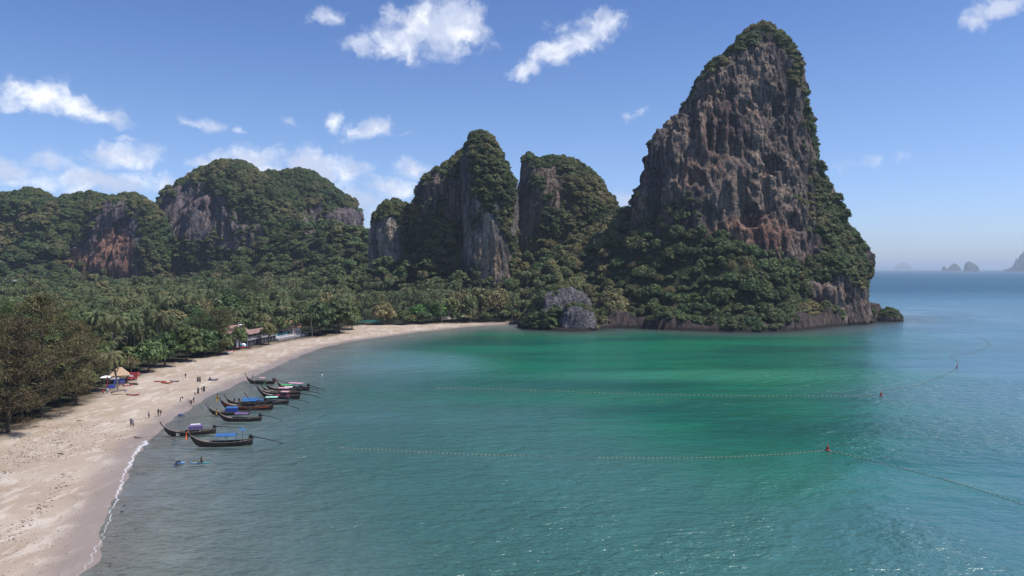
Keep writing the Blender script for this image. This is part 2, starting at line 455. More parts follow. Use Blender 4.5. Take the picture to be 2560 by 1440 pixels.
def sea_mat():
    m, T = new_mat('sea_water')
    pos = T.n('ShaderNodeNewGeometry').outputs['Position']
    depth = T.n('ShaderNodeAttribute', attribute_name='depth').outputs['Fac']
    xyz = T.n('ShaderNodeSeparateXYZ', {0: pos})
    teal = (0.042, 0.130, 0.122); emer = (0.008, 0.140, 0.078); blue = (0.055, 0.150, 0.205); shadeg = (0.005, 0.085, 0.062)
    warp = T.noise(pos, 0.010, 4, 0.6)
    wshift = T.m('MULTIPLY', T.m('SUBTRACT', warp, 0.5), 1.2)
    # shallow green lagoon in the middle of the bay
    def ell(cx, cy, rx, ry, rot=0.0):
        mp = T.n('ShaderNodeMapping', {'Vector': pos, 'Location': (cx, cy, 0), 'Rotation': (0, 0, rot), 'Scale': (rx, ry, 1e5)}, vector_type='TEXTURE').outputs[0]
        return T.n('ShaderNodeVectorMath', {0: mp}, operation='LENGTH').outputs['Value']
    e1 = T.m('ADD', ell(70, 355, 150, 160), wshift)
    e2 = T.m('ADD', ell(62, 195, 52, 85), wshift)
    g = T.m('MAXIMUM', T.step(e1, 1.2, 0.6), T.m('MULTIPLY', T.step(e2, 1.35, 0.3), 0.95))
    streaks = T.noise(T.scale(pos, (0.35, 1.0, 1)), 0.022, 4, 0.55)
    green = T.mix(T.step(streaks, 0.40, 0.58), shadeg, emer)  # darker streaks: cloud shadow and seabed tone painted into the water colour
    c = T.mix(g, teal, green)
    east = T.step(T.m('ADD', T.m('SUBTRACT', xyz.outputs[0], T.m('MULTIPLY', xyz.outputs[1], 0.42)), T.m('MULTIPLY', wshift, 45)), -15, 75)
    c = T.mix(east, c, blue)  # paler blue: sky reflection put into the colour of the right-hand water
    e3 = T.m('ADD', ell(60, 263, 80, 17, 0.03), T.m('MULTIPLY', wshift, 1.3))
    c = T.mix(T.m('MULTIPLY', T.step(e3, 1.3, 0.2), 0.75), c, (0.035, 0.20, 0.125))
    e4 = T.m('ADD', ell(-42, 300, 34, 55, 0.2), T.m('MULTIPLY', wshift, 1.5))
    c = T.mix(T.m('MULTIPLY', T.step(e4, 1.3, 0.2), 0.6), c, (0.12, 0.25, 0.30))  # pale patch of reflected cloud, painted into the base colour
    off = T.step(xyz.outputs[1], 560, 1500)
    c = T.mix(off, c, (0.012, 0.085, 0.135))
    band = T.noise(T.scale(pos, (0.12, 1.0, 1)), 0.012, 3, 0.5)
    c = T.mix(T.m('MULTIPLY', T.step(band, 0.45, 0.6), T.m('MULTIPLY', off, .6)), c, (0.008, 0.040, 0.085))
    # sand showing through near the beach
    milky = T.step(depth, 2.2, 0.2)
    c = T.mix(T.m('MULTIPLY', milky, 0.55), c, (0.19, 0.22, 0.225))
    # ripples: three sizes of waves, world sized
    wv = T.n('ShaderNodeMapping', {'Vector': pos, 'Rotation': (0, 0, 0.5), 'Scale': (1.0, 1.7, 1)}).outputs[0]
    r1 = T.noise(wv, 0.62, 3, 0.6, 0.4)
    r2 = T.noise(wv, 0.20, 3, 0.55, 0.3)
    r3 = T.noise(T.scale(pos, (0.3, 1, 1)), 0.035, 3, 0.5)
    calm = T.step(T.noise(pos, 0.013, 4, 0.6, 0.6), 0.36, 0.60, 0.30, 1.30)
    h = T.m('ADD', T.m('MULTIPLY', T.m('ADD', T.m('MULTIPLY', r1, 0.34), T.m('MULTIPLY', r2, 0.72)), calm), T.m('MULTIPLY', r3, T.m('MULTIPLY_ADD', off, 3.5, 1.2)))
    bump = T.n('ShaderNodeBump', {'Height': h, 'Strength': 1.0, 'Distance': 1.5}).outputs[0]
    # breaking glints and small whitecaps offshore
    caps = T.step(T.noise(T.scale(pos, (0.3, 1, 1)), 0.11, 4, 0.75), 0.705, 0.76)
    c = T.mix(T.m('MULTIPLY', caps, T.m('MULTIPLY', off, 0.45)), c, (0.6, 0.65, 0.68))
    water = T.n('ShaderNodeBsdfPrincipled', {'Base Color': c, 'Roughness': T.m('MULTIPLY_ADD', off, 0.22, 0.21), 'IOR': 1.33, 'Specular IOR Level': 0.5, 'Normal': bump}).outputs[0]
    clear = T.n('ShaderNodeBsdfTransparent', {'Color': (0.80, 0.90, 0.92, 1)}).outputs[0]
    gl = T.n('ShaderNodeBsdfGlossy', {'Color': (1, 1, 1, 1), 'Roughness': 0.13, 'Normal': bump}).outputs[0]
    fr = T.n('ShaderNodeFresnel', {'IOR': 1.33, 'Normal': bump}).outputs[0]
    thin = T.n('ShaderNodeMixShader', {0: fr, 1: clear, 2: gl}).outputs[0]
    a = T.m('SUBTRACT', 1.0, T.m('POWER', 2.718, T.m('MULTIPLY', depth, -0.85)))
    finish(T, T.n('ShaderNodeMixShader', {0: a, 1: thin, 2: water}).outputs[0])
    return m


M['sand'] = sand_mat()
M['soil'] = soil_mat()
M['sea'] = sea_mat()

# ------------------------------------------------------------------ the coast
SHORE_PX = [(150, 1560), (210, 1440), (238, 1370), (262, 1300), (290, 1250), (318, 1185), (345, 1130), (378, 1095), (410, 1070), (450, 1036), (500, 1006), (560, 975),
            (620, 946), (700, 912), (760, 885), (800, 872), (860, 857), (920, 847), (980, 840), (1040, 831), (1100, 825), (1150, 819), (1200, 815),
            (1285, 808), (1312, 812)]
BEACH = [on_sea(*p) for p in SHORE_PX]
CAPE = [on_sea(*p) for p in [(1335, 822), (1380, 826), (1440, 828), (1482, 826), (1500, 821), (1560, 819), (1620, 822), (1700, 825), (1800, 829), (1900, 830),
                             (1980, 827), (2050, 819), (2120, 812), (2192, 805)]]
LAND = [(-33, 40), (-39, 62)] + BEACH + CAPE + [(262, 560), (276, 620), (240, 700), (150, 770), (40, 830), (-60, 1000), (-100, 1300), (-100, 4000),
                                                (-4000, 4000), (-4000, -300), (-28, -300), (-29, 0)]


def smooth_poly(P, it=2):
    P = [np.array(p, float) for p in P]
    for _ in range(it):
        Q = []
        for i in range(len(P)):
            a, b = P[i], P[(i + 1) % len(P)]
            Q += [a * .75 + b * .25, a * .25 + b * .75]
        P = Q
    return np.array(P)


LANDP = smooth_poly(LAND, 1)


def poly_dist(POLY, x, y):
    x = np.asarray(x, float); y = np.asarray(y, float)
    sh = x.shape; x = x.ravel(); y = y.ravel()
    A = POLY; Bp = np.roll(POLY, -1, 0)
    best = np.full(x.shape, 1e12); inside = np.zeros(x.shape, bool)
    for (ax, ay), (bx, by) in zip(A, Bp):
        dx, dy = bx - ax, by - ay
        t = np.clip(((x - ax) * dx + (y - ay) * dy) / (dx * dx + dy * dy + 1e-9), 0, 1)
        best = np.minimum(best, (x - ax - t * dx) ** 2 + (y - ay - t * dy) ** 2)
        c = (ay > y) != (by > y)
        xi = ax + (y - ay) / (by - ay + 1e-12) * dx
        inside ^= c & (x < xi)
    d = np.sqrt(best)
    return np.where(inside, d, -d).reshape(sh)


def shore_dist(x, y):
    """metres inland of the waterline (negative at sea)"""
    return poly_dist(LANDP, x, y)


BACK_PX = [(-260, 1200), (0, 1085), (60, 1062), (120, 1042), (180, 1020), (240, 992), (290, 965), (330, 945), (370, 925), (430, 906), (500, 889), (560, 880), (600, 871), (650, 862),
           (700, 850), (780, 838), (840, 832), (865, 826), (885, 812), (940, 808), (1000, 808), (1060, 806), (1120, 803), (1200, 801), (1262, 800), (1296, 804)]
VEGP = np.array([on_sea(px, py, 2.5) for px, py in BACK_PX] + [(60, 560), (60, 4000), (-4000, 4000), (-4000, -100), (-120, -100)])


def back_dist(x, y):
    """metres inland of the back of the beach (negative on the open sand)"""
    return poly_dist(VEGP, x, y)


# control heights of the wooded headland, bearings and distances
CTRL = [(1300, 792, 515), (1345, 765, 505), (1400, 745, 500), (1520, 770, 490), (1620, 772, 482), (1700, 778, 474), (1800, 778, 466), (1900, 775, 460),
        (1980, 780, 466), (2060, 785, 492), (2130, 785, 515), (1350, 700, 550), (1450, 690, 540), (1550, 668, 530), (1650, 692, 505), (1750, 702, 492),
        (1850, 712, 480), (1950, 716, 480), (2050, 730, 500), (1400, 645, 600), (1470, 592, 605), (1540, 525, 610), (1600, 515, 548), (1650, 520, 532), (1700, 548, 520), (1750, 578, 512),
        (1800, 604, 506), (1850, 625, 502), (1900, 655, 496), (1980, 690, 492), (1600, 500, 580), (1700, 545, 560), (1850, 560, 560), (2000, 600, 560), (1250, 735, 560), (1200, 762, 545),
        (1300, 700, 600), (1250, 690, 640), (1400, 600, 660), (1540, 540, 660), (1750, 560, 680), (1950, 640, 680), (2100, 700, 590), (2150, 740, 560)]
_C = np.array([((px - 1280) * Y / F, Y, CAM_H + (672 - py) * Y / F) for px, py, Y in CTRL])


def _rbf_fit(C):
    r = np.hypot(C[:, None, 0] - C[None, :, 0], C[:, None, 1] - C[None, :, 1])
    K = np.sqrt(r * r + 15.0 ** 2)
    n = len(C)
    P = np.c_[np.ones(n), C[:, 0], C[:, 1]]
    A = np.block([[K + np.eye(n) * -2.0, P], [P.T, np.zeros((3, 3))]])
    return np.linalg.solve(A, np.r_[C[:, 2], 0, 0, 0])


_R = _rbf_fit(_C)


def cape_hill(x, y):
    z = _R[-3] + _R[-2] * x + _R[-1] * y
    for (cx, cy_, _), w in zip(_C, _R[:-3]):
        z = z + w * np.sqrt((x - cx) ** 2 + (y - cy_) ** 2 + 225.0)
    return z


BUMPS = [(W(820, 640, 850)[0], 850, 48, 75, 70), (W(700, 660, 880)[0], 880, 34, 60, 50), (W(900, 610, 800)[0], 800, 26, 55, 60),
         (W(1000, 700, 600)[0], 625, 16, 60, 45), (W(1160, 720, 580)[0], 605, 20, 60, 40), (W(60, 640, 880)[0], 920, 42, 70, 60),
         (W(560, 670, 930)[0], 930, 6, 150, 60), (W(100, 740, 620)[0], 600, 3, 90, 90)]


def ground_z(x, y, d=None):
    x = np.asarray(x, float); y = np.asarray(y, float)
    if d is None:
        d = shore_dist(x, y)
    flat = np.where(d < 0, np.maximum(0.050 * d, -6.0), 2.9 * (1 - np.exp(-np.maximum(d, 0) * 0.055 / 2.9 * 1.0)))
    flat = flat + 0.05 * fbm(x / 9, y / 9, 0, 3, 5) + np.where(d > 3, 0.09, 0.02) * fbm(x / 3.1, y / 3.1, 0, 2, 15)
    far = sstep(y, 380, 900) * sstep(d, 50, 200)
    z = flat + far * 2.5 + sstep(d, 45, 90) * 0.8 * fbm(x / 40, y / 40, 0, 3, 6)
    for bx, by, h, sx, sy in BUMPS:
        z = z + h * np.exp(-((x - bx) / sx) ** 2 - ((y - by) / sy) ** 2) * sstep(d, 25, 70)
    reg = sstep(x + 0.1 * (y - 500), -30, 20) * sstep(y, 430, 470) * sstep(y, 900, 640)
    ch = np.maximum(cape_hill(x, y) - 8.0 + 3.0 * fbm(x / 22, y / 22, 0, 4, 9), 2.0)
    cliff = sstep(d, -1.0, 1.6) * 10.5 + sstep(d, 4, 13) * 200
    ch = np.maximum(ch, sstep(x, 48, 62) * (7.5 + 4.0 * fbm(x / 13, y / 13, 0, 2, 31)))
    ch = np.minimum(ch, cliff + 2.0 * fbm(x / 7, y / 7, 0, 3, 8)) - np.where(d < 0, 3, 0)
    w = reg * sstep(d, -2.5, 0.5)
    return z * (1 - w) + np.maximum(ch, z) * w


def axis(*segs):
    out = []
    for a, b, s in segs:
        out.append(np.arange(a, b, s))
    return np.unique(np.concatenate(out).round(3))


def grid_mesh(name, xs, ys, zf, mats, attrs_f=None, keep=None, midx=None, smooth=True):
    X, Y = np.meshgrid(xs, ys)
    Z, at = zf(X, Y)
    n, k = X.shape
    V = np.stack([X.ravel(), Y.ravel(), Z.ravel()], 1)
    i = np.arange(n * k).reshape(n, k)
    Q = np.stack([i[:-1, :-1].ravel(), i[:-1, 1:].ravel(), i[1:, 1:].ravel(), i[1:, :-1].ravel()], 1)
    if keep is not None:
        cx = (X[:-1, :-1] + X[1:, 1:]).ravel() / 2; cy_ = (Y[:-1, :-1] + Y[1:, 1:]).ravel() / 2
        Q = Q[keep(cx, cy_)]
        used = np.unique(Q); mp = np.zeros(len(V), np.int64); mp[used] = np.arange(len(used))
        V = V[used]; Q = mp[Q]; at = {a: v.ravel()[used] for a, v in at.items()}
    return mesh(name, V, Q, mats, smooth, at)


xs = axis((-4000, -1200, 400), (-1200, -420, 26), (-420, -140, 7), (-140, 14, 1.4), (14, 290, 3.2), (290, 420, 20))
ys = axis((-300, 40, 60), (40, 540, 1.7), (540, 700, 4.5), (700, 1300, 22), (1300, 4001, 300))
X_, Y_ = np.meshgrid(xs, ys)
D_ = shore_dist(X_, Y_)
Z_ = ground_z(X_, Y_, D_)
_n, _k = X_.shape
VV = np.stack([X_.ravel(), Y_.ravel(), Z_.ravel()], 1)
ii = np.arange(_n * _k).reshape(_n, _k)
QQ = np.stack([ii[:-1, :-1].ravel(), ii[:-1, 1:].ravel(), ii[1:, 1:].ravel(), ii[1:, :-1].ravel()], 1)
dq = D_[:-1, :-1].ravel(); xq = X_[:-1, :-1].ravel(); yq = Y_[:-1, :-1].ravel()
cape = (xq > 3 + 0.05 * (500 - yq)) & (yq > 430)
BD_ = back_dist(X_, Y_)
bq = BD_[:-1, :-1].ravel()
sandy = (bq < 7) & ~cape & (yq < 560) & (xq < 60)
water = dq < -80
gz, gx = np.gradient(Z_, ys, xs)
rocky = sstep(np.hypot(gz, gx), 1.1, 2.2) * (D_ < 40) + (Z_ < 14) * (D_ < 8) * 1.0
rocky = rocky + 0.0 * ((D_ > 0) & (D_ < 30) & (X_ > 110)) * (Z_ < 40)


def sub_mesh(name, sel, mat, at):
    Q = QQ[sel]; used = np.unique(Q); mp = np.zeros(len(VV), np.int64); mp[used] = np.arange(len(used))
    return mesh(name, VV[used], mp[Q], [mat], True, {a: v.ravel()[used] for a, v in at.items()})


o = link('beach', sub_mesh('beach', sandy & ~water, M['sand'], {'inland': D_, 'back': BD_}))
tag(o, 'pale curved sand beach running along the left side of the bay', 'beach', kind='structure')
o = link('forest_ground', sub_mesh('forest_ground', ~sandy & ~water, M['soil'], {'rocky': rocky}))
tag(o, 'wooded ground behind the beach rising to the headland', 'ground', kind='structure')
o = link('sea_floor', sub_mesh('sea_floor', water & ~sandy, M['sand'], {'inland': np.full_like(D_, 20), 'back': np.full_like(D_, -50)}))
tag(o, 'sandy sea floor under the bay', 'sea floor', kind='structure')

# the sea: one sheet out to the horizon
sx = axis((-90000, -4000, 8000), (-4000, -200, 300), (-200, -130, 10), (-130, 30, 2), (30, 290, 8), (290, 4000, 300), (4000, 90001, 8000))
sy = axis((-4000, -300, 600), (-300, 40, 40), (40, 530, 2.5), (530, 800, 30), (800, 5000, 400), (5000, 90001, 5000))
SX, SY = np.meshgrid(sx, sy)
SD = shore_dist(SX, SY)
dep = np.where(SD > 1, 0.0, np.clip(-ground_z(np.clip(SX, -4000, 400), np.clip(SY, -300, 4000), SD), 0, 8))
dep = np.where(SD < -60, 8, dep)
i = np.arange(SX.size).reshape(SX.shape)
Q = np.stack([i[:-1, :-1].ravel(), i[:-1, 1:].ravel(), i[1:, 1:].ravel(), i[1:, :-1].ravel()], 1)
Q = Q[SD[:-1, :-1].ravel() < 60]
used = np.unique(Q); mp = np.zeros(SX.size, np.int64); mp[used] = np.arange(len(used))
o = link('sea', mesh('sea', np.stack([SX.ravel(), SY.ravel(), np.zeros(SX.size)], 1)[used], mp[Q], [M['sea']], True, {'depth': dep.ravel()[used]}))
tag(o, 'green to blue sea filling the bay and reaching the horizon', 'sea', kind='structure')

# ------------------------------------------------------------------ limestone towers
SURF = []      # (positions, normals, areas, veg) of each rock surface, to plant on


def interp_mono(pts, zq):
    pts = sorted(pts, key=lambda p: p[1])
    z = np.array([p[1] for p in pts]); x = np.array([p[0] for p in pts])
    return np.interp(zq, z, x)


def grid_normals(P):
    du = np.gradient(P, axis=1); dv = np.gradient(P, axis=0)
    N = np.cross(du, dv)
    return N / (np.linalg.norm(N, axis=2, keepdims=True) + 1e-9)


def finish_rock(name, P, mat, label, amp, seed, bare, green, caves, orange, top_veg=0.35, out_sign=1, lush=0.0, rs=11, cat='rock tower', kind=None, density=1.0, bush=(1.4, 3.4), group=None, wrap=True, parent=None):
    N = grid_normals(P) * out_sign
    x, y, z = P[..., 0], P[..., 1], P[..., 2]
    a1, a2, a3 = amp
    d = a1 * fbm(x / 34, y / 34, z / 60, 3, seed) + a2 * (0.45 - ridged(x / rs, y / rs, z / (rs * 5.0), 3, seed + 20)) + a3 * fbm(x / 4.2, y / 4.2, z / 9, 3, seed + 40) + a3 * 1.3 * (.45 - ridged(x / 4.6, y / 4.6, z / 20, 2, seed + 90))
    cav = np.zeros_like(z)
    for (px, py, rx, ry, Yc, dp) in caves:
        cx, cz = W(px, py, Yc); k = Yc / F
        q = ((x - cx) / (rx * k)) ** 2 + ((z - cz) / (ry * k)) ** 2 + 0.5 * fbm(x / 5, 0, z / 5, 2, 77)
        c = np.clip(1 - q, 0, 1) * (N[..., 1] < 0.1)
        d = d - dp * c ** 0.6
        cav = np.maximum(cav, c)
    zt_ = z.max(); d = d * (0.25 + 0.75 * sstep(zt_ - z, 0, min(45, zt_ * .3)))
    P = P + N * d[..., None]
    N = grid_normals(P) * out_sign
    x, y, z = P[..., 0], P[..., 1], P[..., 2]
    px_ = 1280 + x / y * F; py_ = 672 - (z - CAM_H) / y * F
    veg = sstep(N[..., 2] + 0.35 * fbm(x / 18, y / 18, z / 18, 3, seed + 60), top_veg - 0.15, top_veg + 0.25)
    veg = np.maximum(veg, lush * sstep(fbm(x / 26, y / 26, z / 38, 4, seed + 70) + .35 * N[..., 2], -.05, .35))
    for (cx, cy_, rx, ry, s) in green:      # patches where growth has taken hold
        q = ((px_ - cx) / rx) ** 2 + ((py_ - cy_) / ry) ** 2
        veg = np.maximum(veg, s * sstep(q + 0.5 * fbm(x / 9, y / 9, z / 12, 3, seed + 3), 1.25, 0.7))
    for (cx, cy_, rx, ry, s) in bare:       # bare walls
        q = ((px_ - cx) / rx) ** 2 + ((py_ - cy_) / ry) ** 2
        veg = veg * (1 - s * sstep(q + 0.45 * fbm(x / 9, y / 9, z / 14, 3, seed + 5), 1.2, 0.75))
    org = np.zeros_like(z)
    for (cx, cy_, rx, ry, s) in orange:
        q = ((px_ - cx) / rx) ** 2 + ((py_ - cy_) / ry) ** 2
        org = np.maximum(org, s * sstep(q, 1.2, 0.5))
    n, k = z.shape
    i = np.arange(n * k).reshape(n, k)
    if out_sign > 0:
        Q = np.stack([i[:-1, :-1].ravel(), i[:-1, 1:].ravel(), i[1:, 1:].ravel(), i[1:, :-1].ravel()], 1)
    else:
        Q = np.stack([i[:-1, :-1].ravel(), i[1:, :-1].ravel(), i[1:, 1:].ravel(), i[:-1, 1:].ravel()], 1)
    V = P.reshape(-1, 3)
    o = link(name, mesh(name, V, Q, [mat], True, {'veg': veg, 'orange': org, 'cavity': cav}), parent)
    if parent is None:
        tag(o, label, cat, group, kind)
    A = V[Q[:, 0]]; B = V[Q[:, 1]]; C = V[Q[:, 2]]; Dd = V[Q[:, 3]]
    area = np.linalg.norm(np.cross(C - A, Dd - B), axis=1) / 2
    SURF.append(dict(c=(A + B + C + Dd) / 4, n=N.reshape(-1, 3)[Q[:, 0]], a=area, v=veg.ravel()[Q[:, 0]], dens=density, bush=bush, name=name))
    return o


def tower(name, label, L, R, Yc, depth, mat, seed, amp=(3.5, 3.0, 1.0), nth=300, nz=230, z0=-4, dz=0.0, expo=0.8, ysh=0.0, **kw):
    L = [W(px, py, Yc) for px, py in L]; R = [W(px, py, Yc) for px, py in R]
    zt = max(L[-1][1], R[-1][1])
    s = np.linspace(0, 1, nz)
    zz = z0 + (zt - z0) * (1 - (1 - s) ** 1.6)
    xl = interp_mono(L, zz); xr = interp_mono(R, zz)
    xm = (xl + xr) / 2; a = np.maximum((xr - xl) / 2, 0.02)
    a0 = a.max()
    b = depth * np.minimum(1, (a / a0)) ** 0.8 + 0.01
    a[-1] = 0.01; b[-1] = 0.01
    # dense on the side seen from the bay
    t = np.linspace(0, 1, nth)
    th = np.pi * (0.0 - 1.12 * (t * 0.999)) * 1.0
    f = np.concatenate([np.linspace(0.12 * np.pi, -1.12 * np.pi, int(nth * .8)), np.linspace(-1.12 * np.pi, -1.88 * np.pi, nth - int(nth * .8))[1:]])
    ct, st = np.cos(f), np.sin(f)
    cx = np.sign(ct) * np.abs(ct) ** expo; sy_ = np.sign(st) * np.abs(st) ** expo
    X = xm[:, None] + a[:, None] * cx[None]
    Y = Yc + ysh * (zz[:, None] - z0) / (zt - z0) + b[:, None] * sy_[None]
    Z = np.repeat(zz[:, None], len(f), 1)
    # f runs clockwise seen from above: flip for outward normals
    P = np.stack([X, Y, Z], 2)[:, ::-1]
    P[:, -1] = P[:, 0]
    P[..., 0] += (P[..., 1] - Yc) * (X.mean() / Yc)      # its depth runs along the bearing from the bay
    return finish_rock(name, P, mat, label, amp, seed, out_sign=1, **kw)


def ridge(name, label, sky, Yc, depth, mat, seed, amp=(4, 3, 1), nu=300, nph=130, e=0.55, z0=-4, lean=0.0, bmin=0.3, **kw):
    S = np.array([W(px, py, Yc) for px, py in sky])
    seg = np.r_[0, np.cumsum(np.hypot(*np.diff(S, axis=0).T))]
    u = np.linspace(0, seg[-1], nu)
    xs_ = np.interp(u, seg, S[:, 0]); T = np.interp(u, seg, S[:, 1])
    xc = (S[:, 0].min() + S[:, 0].max()) / 2; ha = (S[:, 0].max() - S[:, 0].min()) / 2
    b = depth * (bmin + (1 - bmin) * np.clip(1 - np.abs((xs_ - xc) / ha) ** 2.6, 0, 1) ** 0.5)
    ph = np.linspace(0, np.pi, 800)
    cy_, sz = -np.cos(ph), np.sin(ph)
    yy = np.sign(cy_) * np.abs(cy_) ** 1.0; zz = sz ** e
    arc = np.r_[0, np.cumsum(np.hypot(np.diff(yy) * depth, np.diff(zz) * T.max()))]
    q = np.linspace(0, 1, nph) ** 1.25 * arc[-1]
    yy = np.interp(q, arc, yy); zz = np.interp(q, arc, zz)
    X = np.repeat(xs_[:, None], nph, 1)
    Y = Yc + b[:, None] * yy[None] + lean * zz[None]
    Z = z0 + (T[:, None] - z0) * zz[None]
    P = np.stack([X + (Y - Yc) * (S[:, 0].mean() / Yc), Y, Z], 2)
    return finish_rock(name, P, mat, label, amp, seed, out_sign=-1 if True else 1, **kw)


# the great wall
tower('limestone_tower', 'huge limestone tower with bare streaked wall, tallest peak right of centre',
      [(1560, 830), (1572, 620), (1592, 500), (1612, 450), (1622, 415), (1646, 360), (1678, 318), (1716, 268), (1748, 213), (1782, 175), (1820, 130), (1852, 95), (1882, 72), (1905, 64)],
      [(2188, 830), (2182, 790), (2170, 760), (2166, 700), (2172, 655), (2160, 628), (2138, 600), (2110, 562), (2088, 520), (2066, 480), (2045, 420), (2030, 380), (2020, 320), (2010, 260), (2000, 200), (1990, 142), (1968, 105), (1940, 74), (1908, 63)],
      575, 62, M['rock'], 11, amp=(3.6, 3.6, 1.7), rs=8.5, nth=440, nz=340, expo=0.78, cat='rock tower',
      bare=[(1870, 400, 150, 240, 1), (1720, 380, 110, 130, 1), (1900, 220, 95, 130, .9), (1640, 440, 50, 60, .8), (1890, 600, 170, 60, 1)],
      green=[(1915, 110, 95, 58, 1), (1985, 160, 22, 70, .8), (2025, 330, 22, 110, .8), (2100, 600, 60, 110, 1), (2150, 700, 40, 60, .9), (1700, 250, 30, 70, .7), (1620, 360, 26, 50, .7),
             (1780, 150, 50, 28, .9), (1800, 200, 40, 18, .35), (1660, 300, 24, 34, .8), (2060, 470, 22, 60, .7)],
      caves=[(1873, 545, 26, 40, 520, 9), (1955, 405, 34, 26, 520, 8), (1915, 480, 30, 70, 520, 5), (1880, 262, 40, 22, 530, 5), (1745, 440, 24, 28, 520, 6),
             (1800, 330, 22, 60, 520, 4), (1975, 330, 24, 30, 520, 4), (1960, 250, 26, 34, 530, 4), (1740, 300, 18, 60, 530, 3.5), (1990, 560, 30, 30, 515, 5)],
      orange=[(1880, 590, 120, 60, .75), (1790, 340, 50, 130, .45), (1740, 430, 40, 50, .45), (2060, 580, 30, 40, .4)], top_veg=0.45, density=1.0, lush=.3, bush=(1.3, 3.4))
tower('limestone_buttress', 'dark seaward foot of the great tower, streaked cliff above the water',
      [(1950, 835), (1968, 730), (2005, 680), (2050, 640), (2080, 622)], [(2182, 835), (2184, 800), (2168, 745), (2160, 690), (2140, 650), (2084, 622)],
      527, 30, M['rock'], 31, amp=(3, 3.2, 1.3), nth=200, nz=120, bare=[(2080, 760, 110, 60, .9)], green=[(2060, 660, 90, 40, 1), (2150, 680, 30, 60, .8), (2010, 720, 40, 60, .7)],
      caves=[(2030, 770, 50, 20, 500, 4)], orange=[], top_veg=0.3, cat='cliff')
# middle towers
tower('limestone_tower', 'pointed limestone tower left of the gap, pale wall down its right side',
      [(1148, 745), (1152, 600), (1150, 450), (1155, 400), (1165, 362), (1182, 334), (1198, 327)],
      [(1292, 745), (1290, 560), (1285, 490), (1275, 455), (1264, 418), (1250, 385), (1228, 342), (1202, 327)],
      612, 30, M['rock_pale'], 12, amp=(3.0, 3.2, 1.1), nth=260, nz=240,
      bare=[(1215, 625, 52, 85, 1), (1164, 500, 13, 130, .95), (1225, 690, 50, 40, .9)],
      green=[(1222, 430, 60, 95, 1), (1262, 560, 22, 60, .8), (1210, 350, 40, 30, .9), (1275, 480, 14, 60, .7)], caves=[(1200, 560, 14, 34, 590, 4)], orange=[(1225, 650, 40, 50, .6), (1165, 520, 10, 80, .4)], top_veg=0.4, lush=.8)
tower('limestone_shoulder', 'lower shoulder leaning on the left of the pointed tower',
      [(1032, 745), (1036, 560), (1040, 505), (1046, 470), (1080, 440), (1110, 420), (1140, 392), (1165, 372)], [(1250, 745), (1245, 520), (1220, 450), (1195, 400), (1170, 372)],
      640, 34, M['rock'], 13, amp=(3.0, 3.4, 1.0), nth=240, nz=190,
      bare=[(1085, 480, 12, 42, .8), (1130, 525, 26, 26, .95), (1050, 490, 8, 34, .6)], green=[(1090, 620, 70, 80, 1), (1130, 420, 40, 26, .7)], caves=[], orange=[(1130, 500, 30, 30, .4)], top_veg=0.35, cat='rock tower', lush=1.0)
tower('limestone_pillar', 'small limestone pillar with pale streaked face left of the pointed tower',
      [(922, 730), (928, 650), (926, 580), (932, 550), (942, 532), (960, 508), (980, 499)], [(1062, 730), (1056, 600), (1046, 555), (1036, 521), (1010, 512), (990, 500)],
      650, 28, M['rock_pale'], 14, amp=(2.4, 3.0, 1.0), nth=200, nz=140, bare=[(965, 605, 42, 66, 1)], green=[(990, 520, 60, 24, 1), (1035, 600, 26, 80, 1)], caves=[], orange=[(960, 600, 30, 40, .2)], top_veg=0.35, lush=.7)
tower('limestone_pillar', 'left shoulder of the overgrown block right of the gap, bushes on its tip',
      [(1280, 720), (1286, 500), (1298, 450), (1304, 398), (1318, 388)], [(1440, 720), (1420, 500), (1385, 425), (1345, 400), (1328, 388)],
      676, 22, M['rock'], 15, amp=(1.8, 2.0, .8), nth=130, nz=140, bare=[(1312, 450, 14, 36, .8)], green=[(1320, 395, 24, 16, 1)], caves=[], orange=[], top_veg=0.4)
tower('limestone_tower', 'rounded limestone tower beside the great wall, mostly overgrown',
      [(1290, 740), (1290, 560), (1298, 480), (1320, 425), (1350, 397), (1390, 397)], [(1575, 740), (1555, 560), (1530, 505), (1510, 468), (1490, 445), (1465, 422), (1435, 404), (1405, 397)],
      700, 52, M['rock'], 16, amp=(4.5, 4.0, 1.2), nth=300, nz=220,
      bare=[(1385, 470, 22, 50, .85), (1340, 520, 14, 50, .8), (1466, 610, 9, 45, .9)], green=[(1460, 470, 60, 60, 1), (1400, 430, 50, 24, .9), (1450, 560, 70, 50, .7), (1330, 620, 60, 60, .8)],
      caves=[], orange=[], top_veg=0.25, lush=1.0)
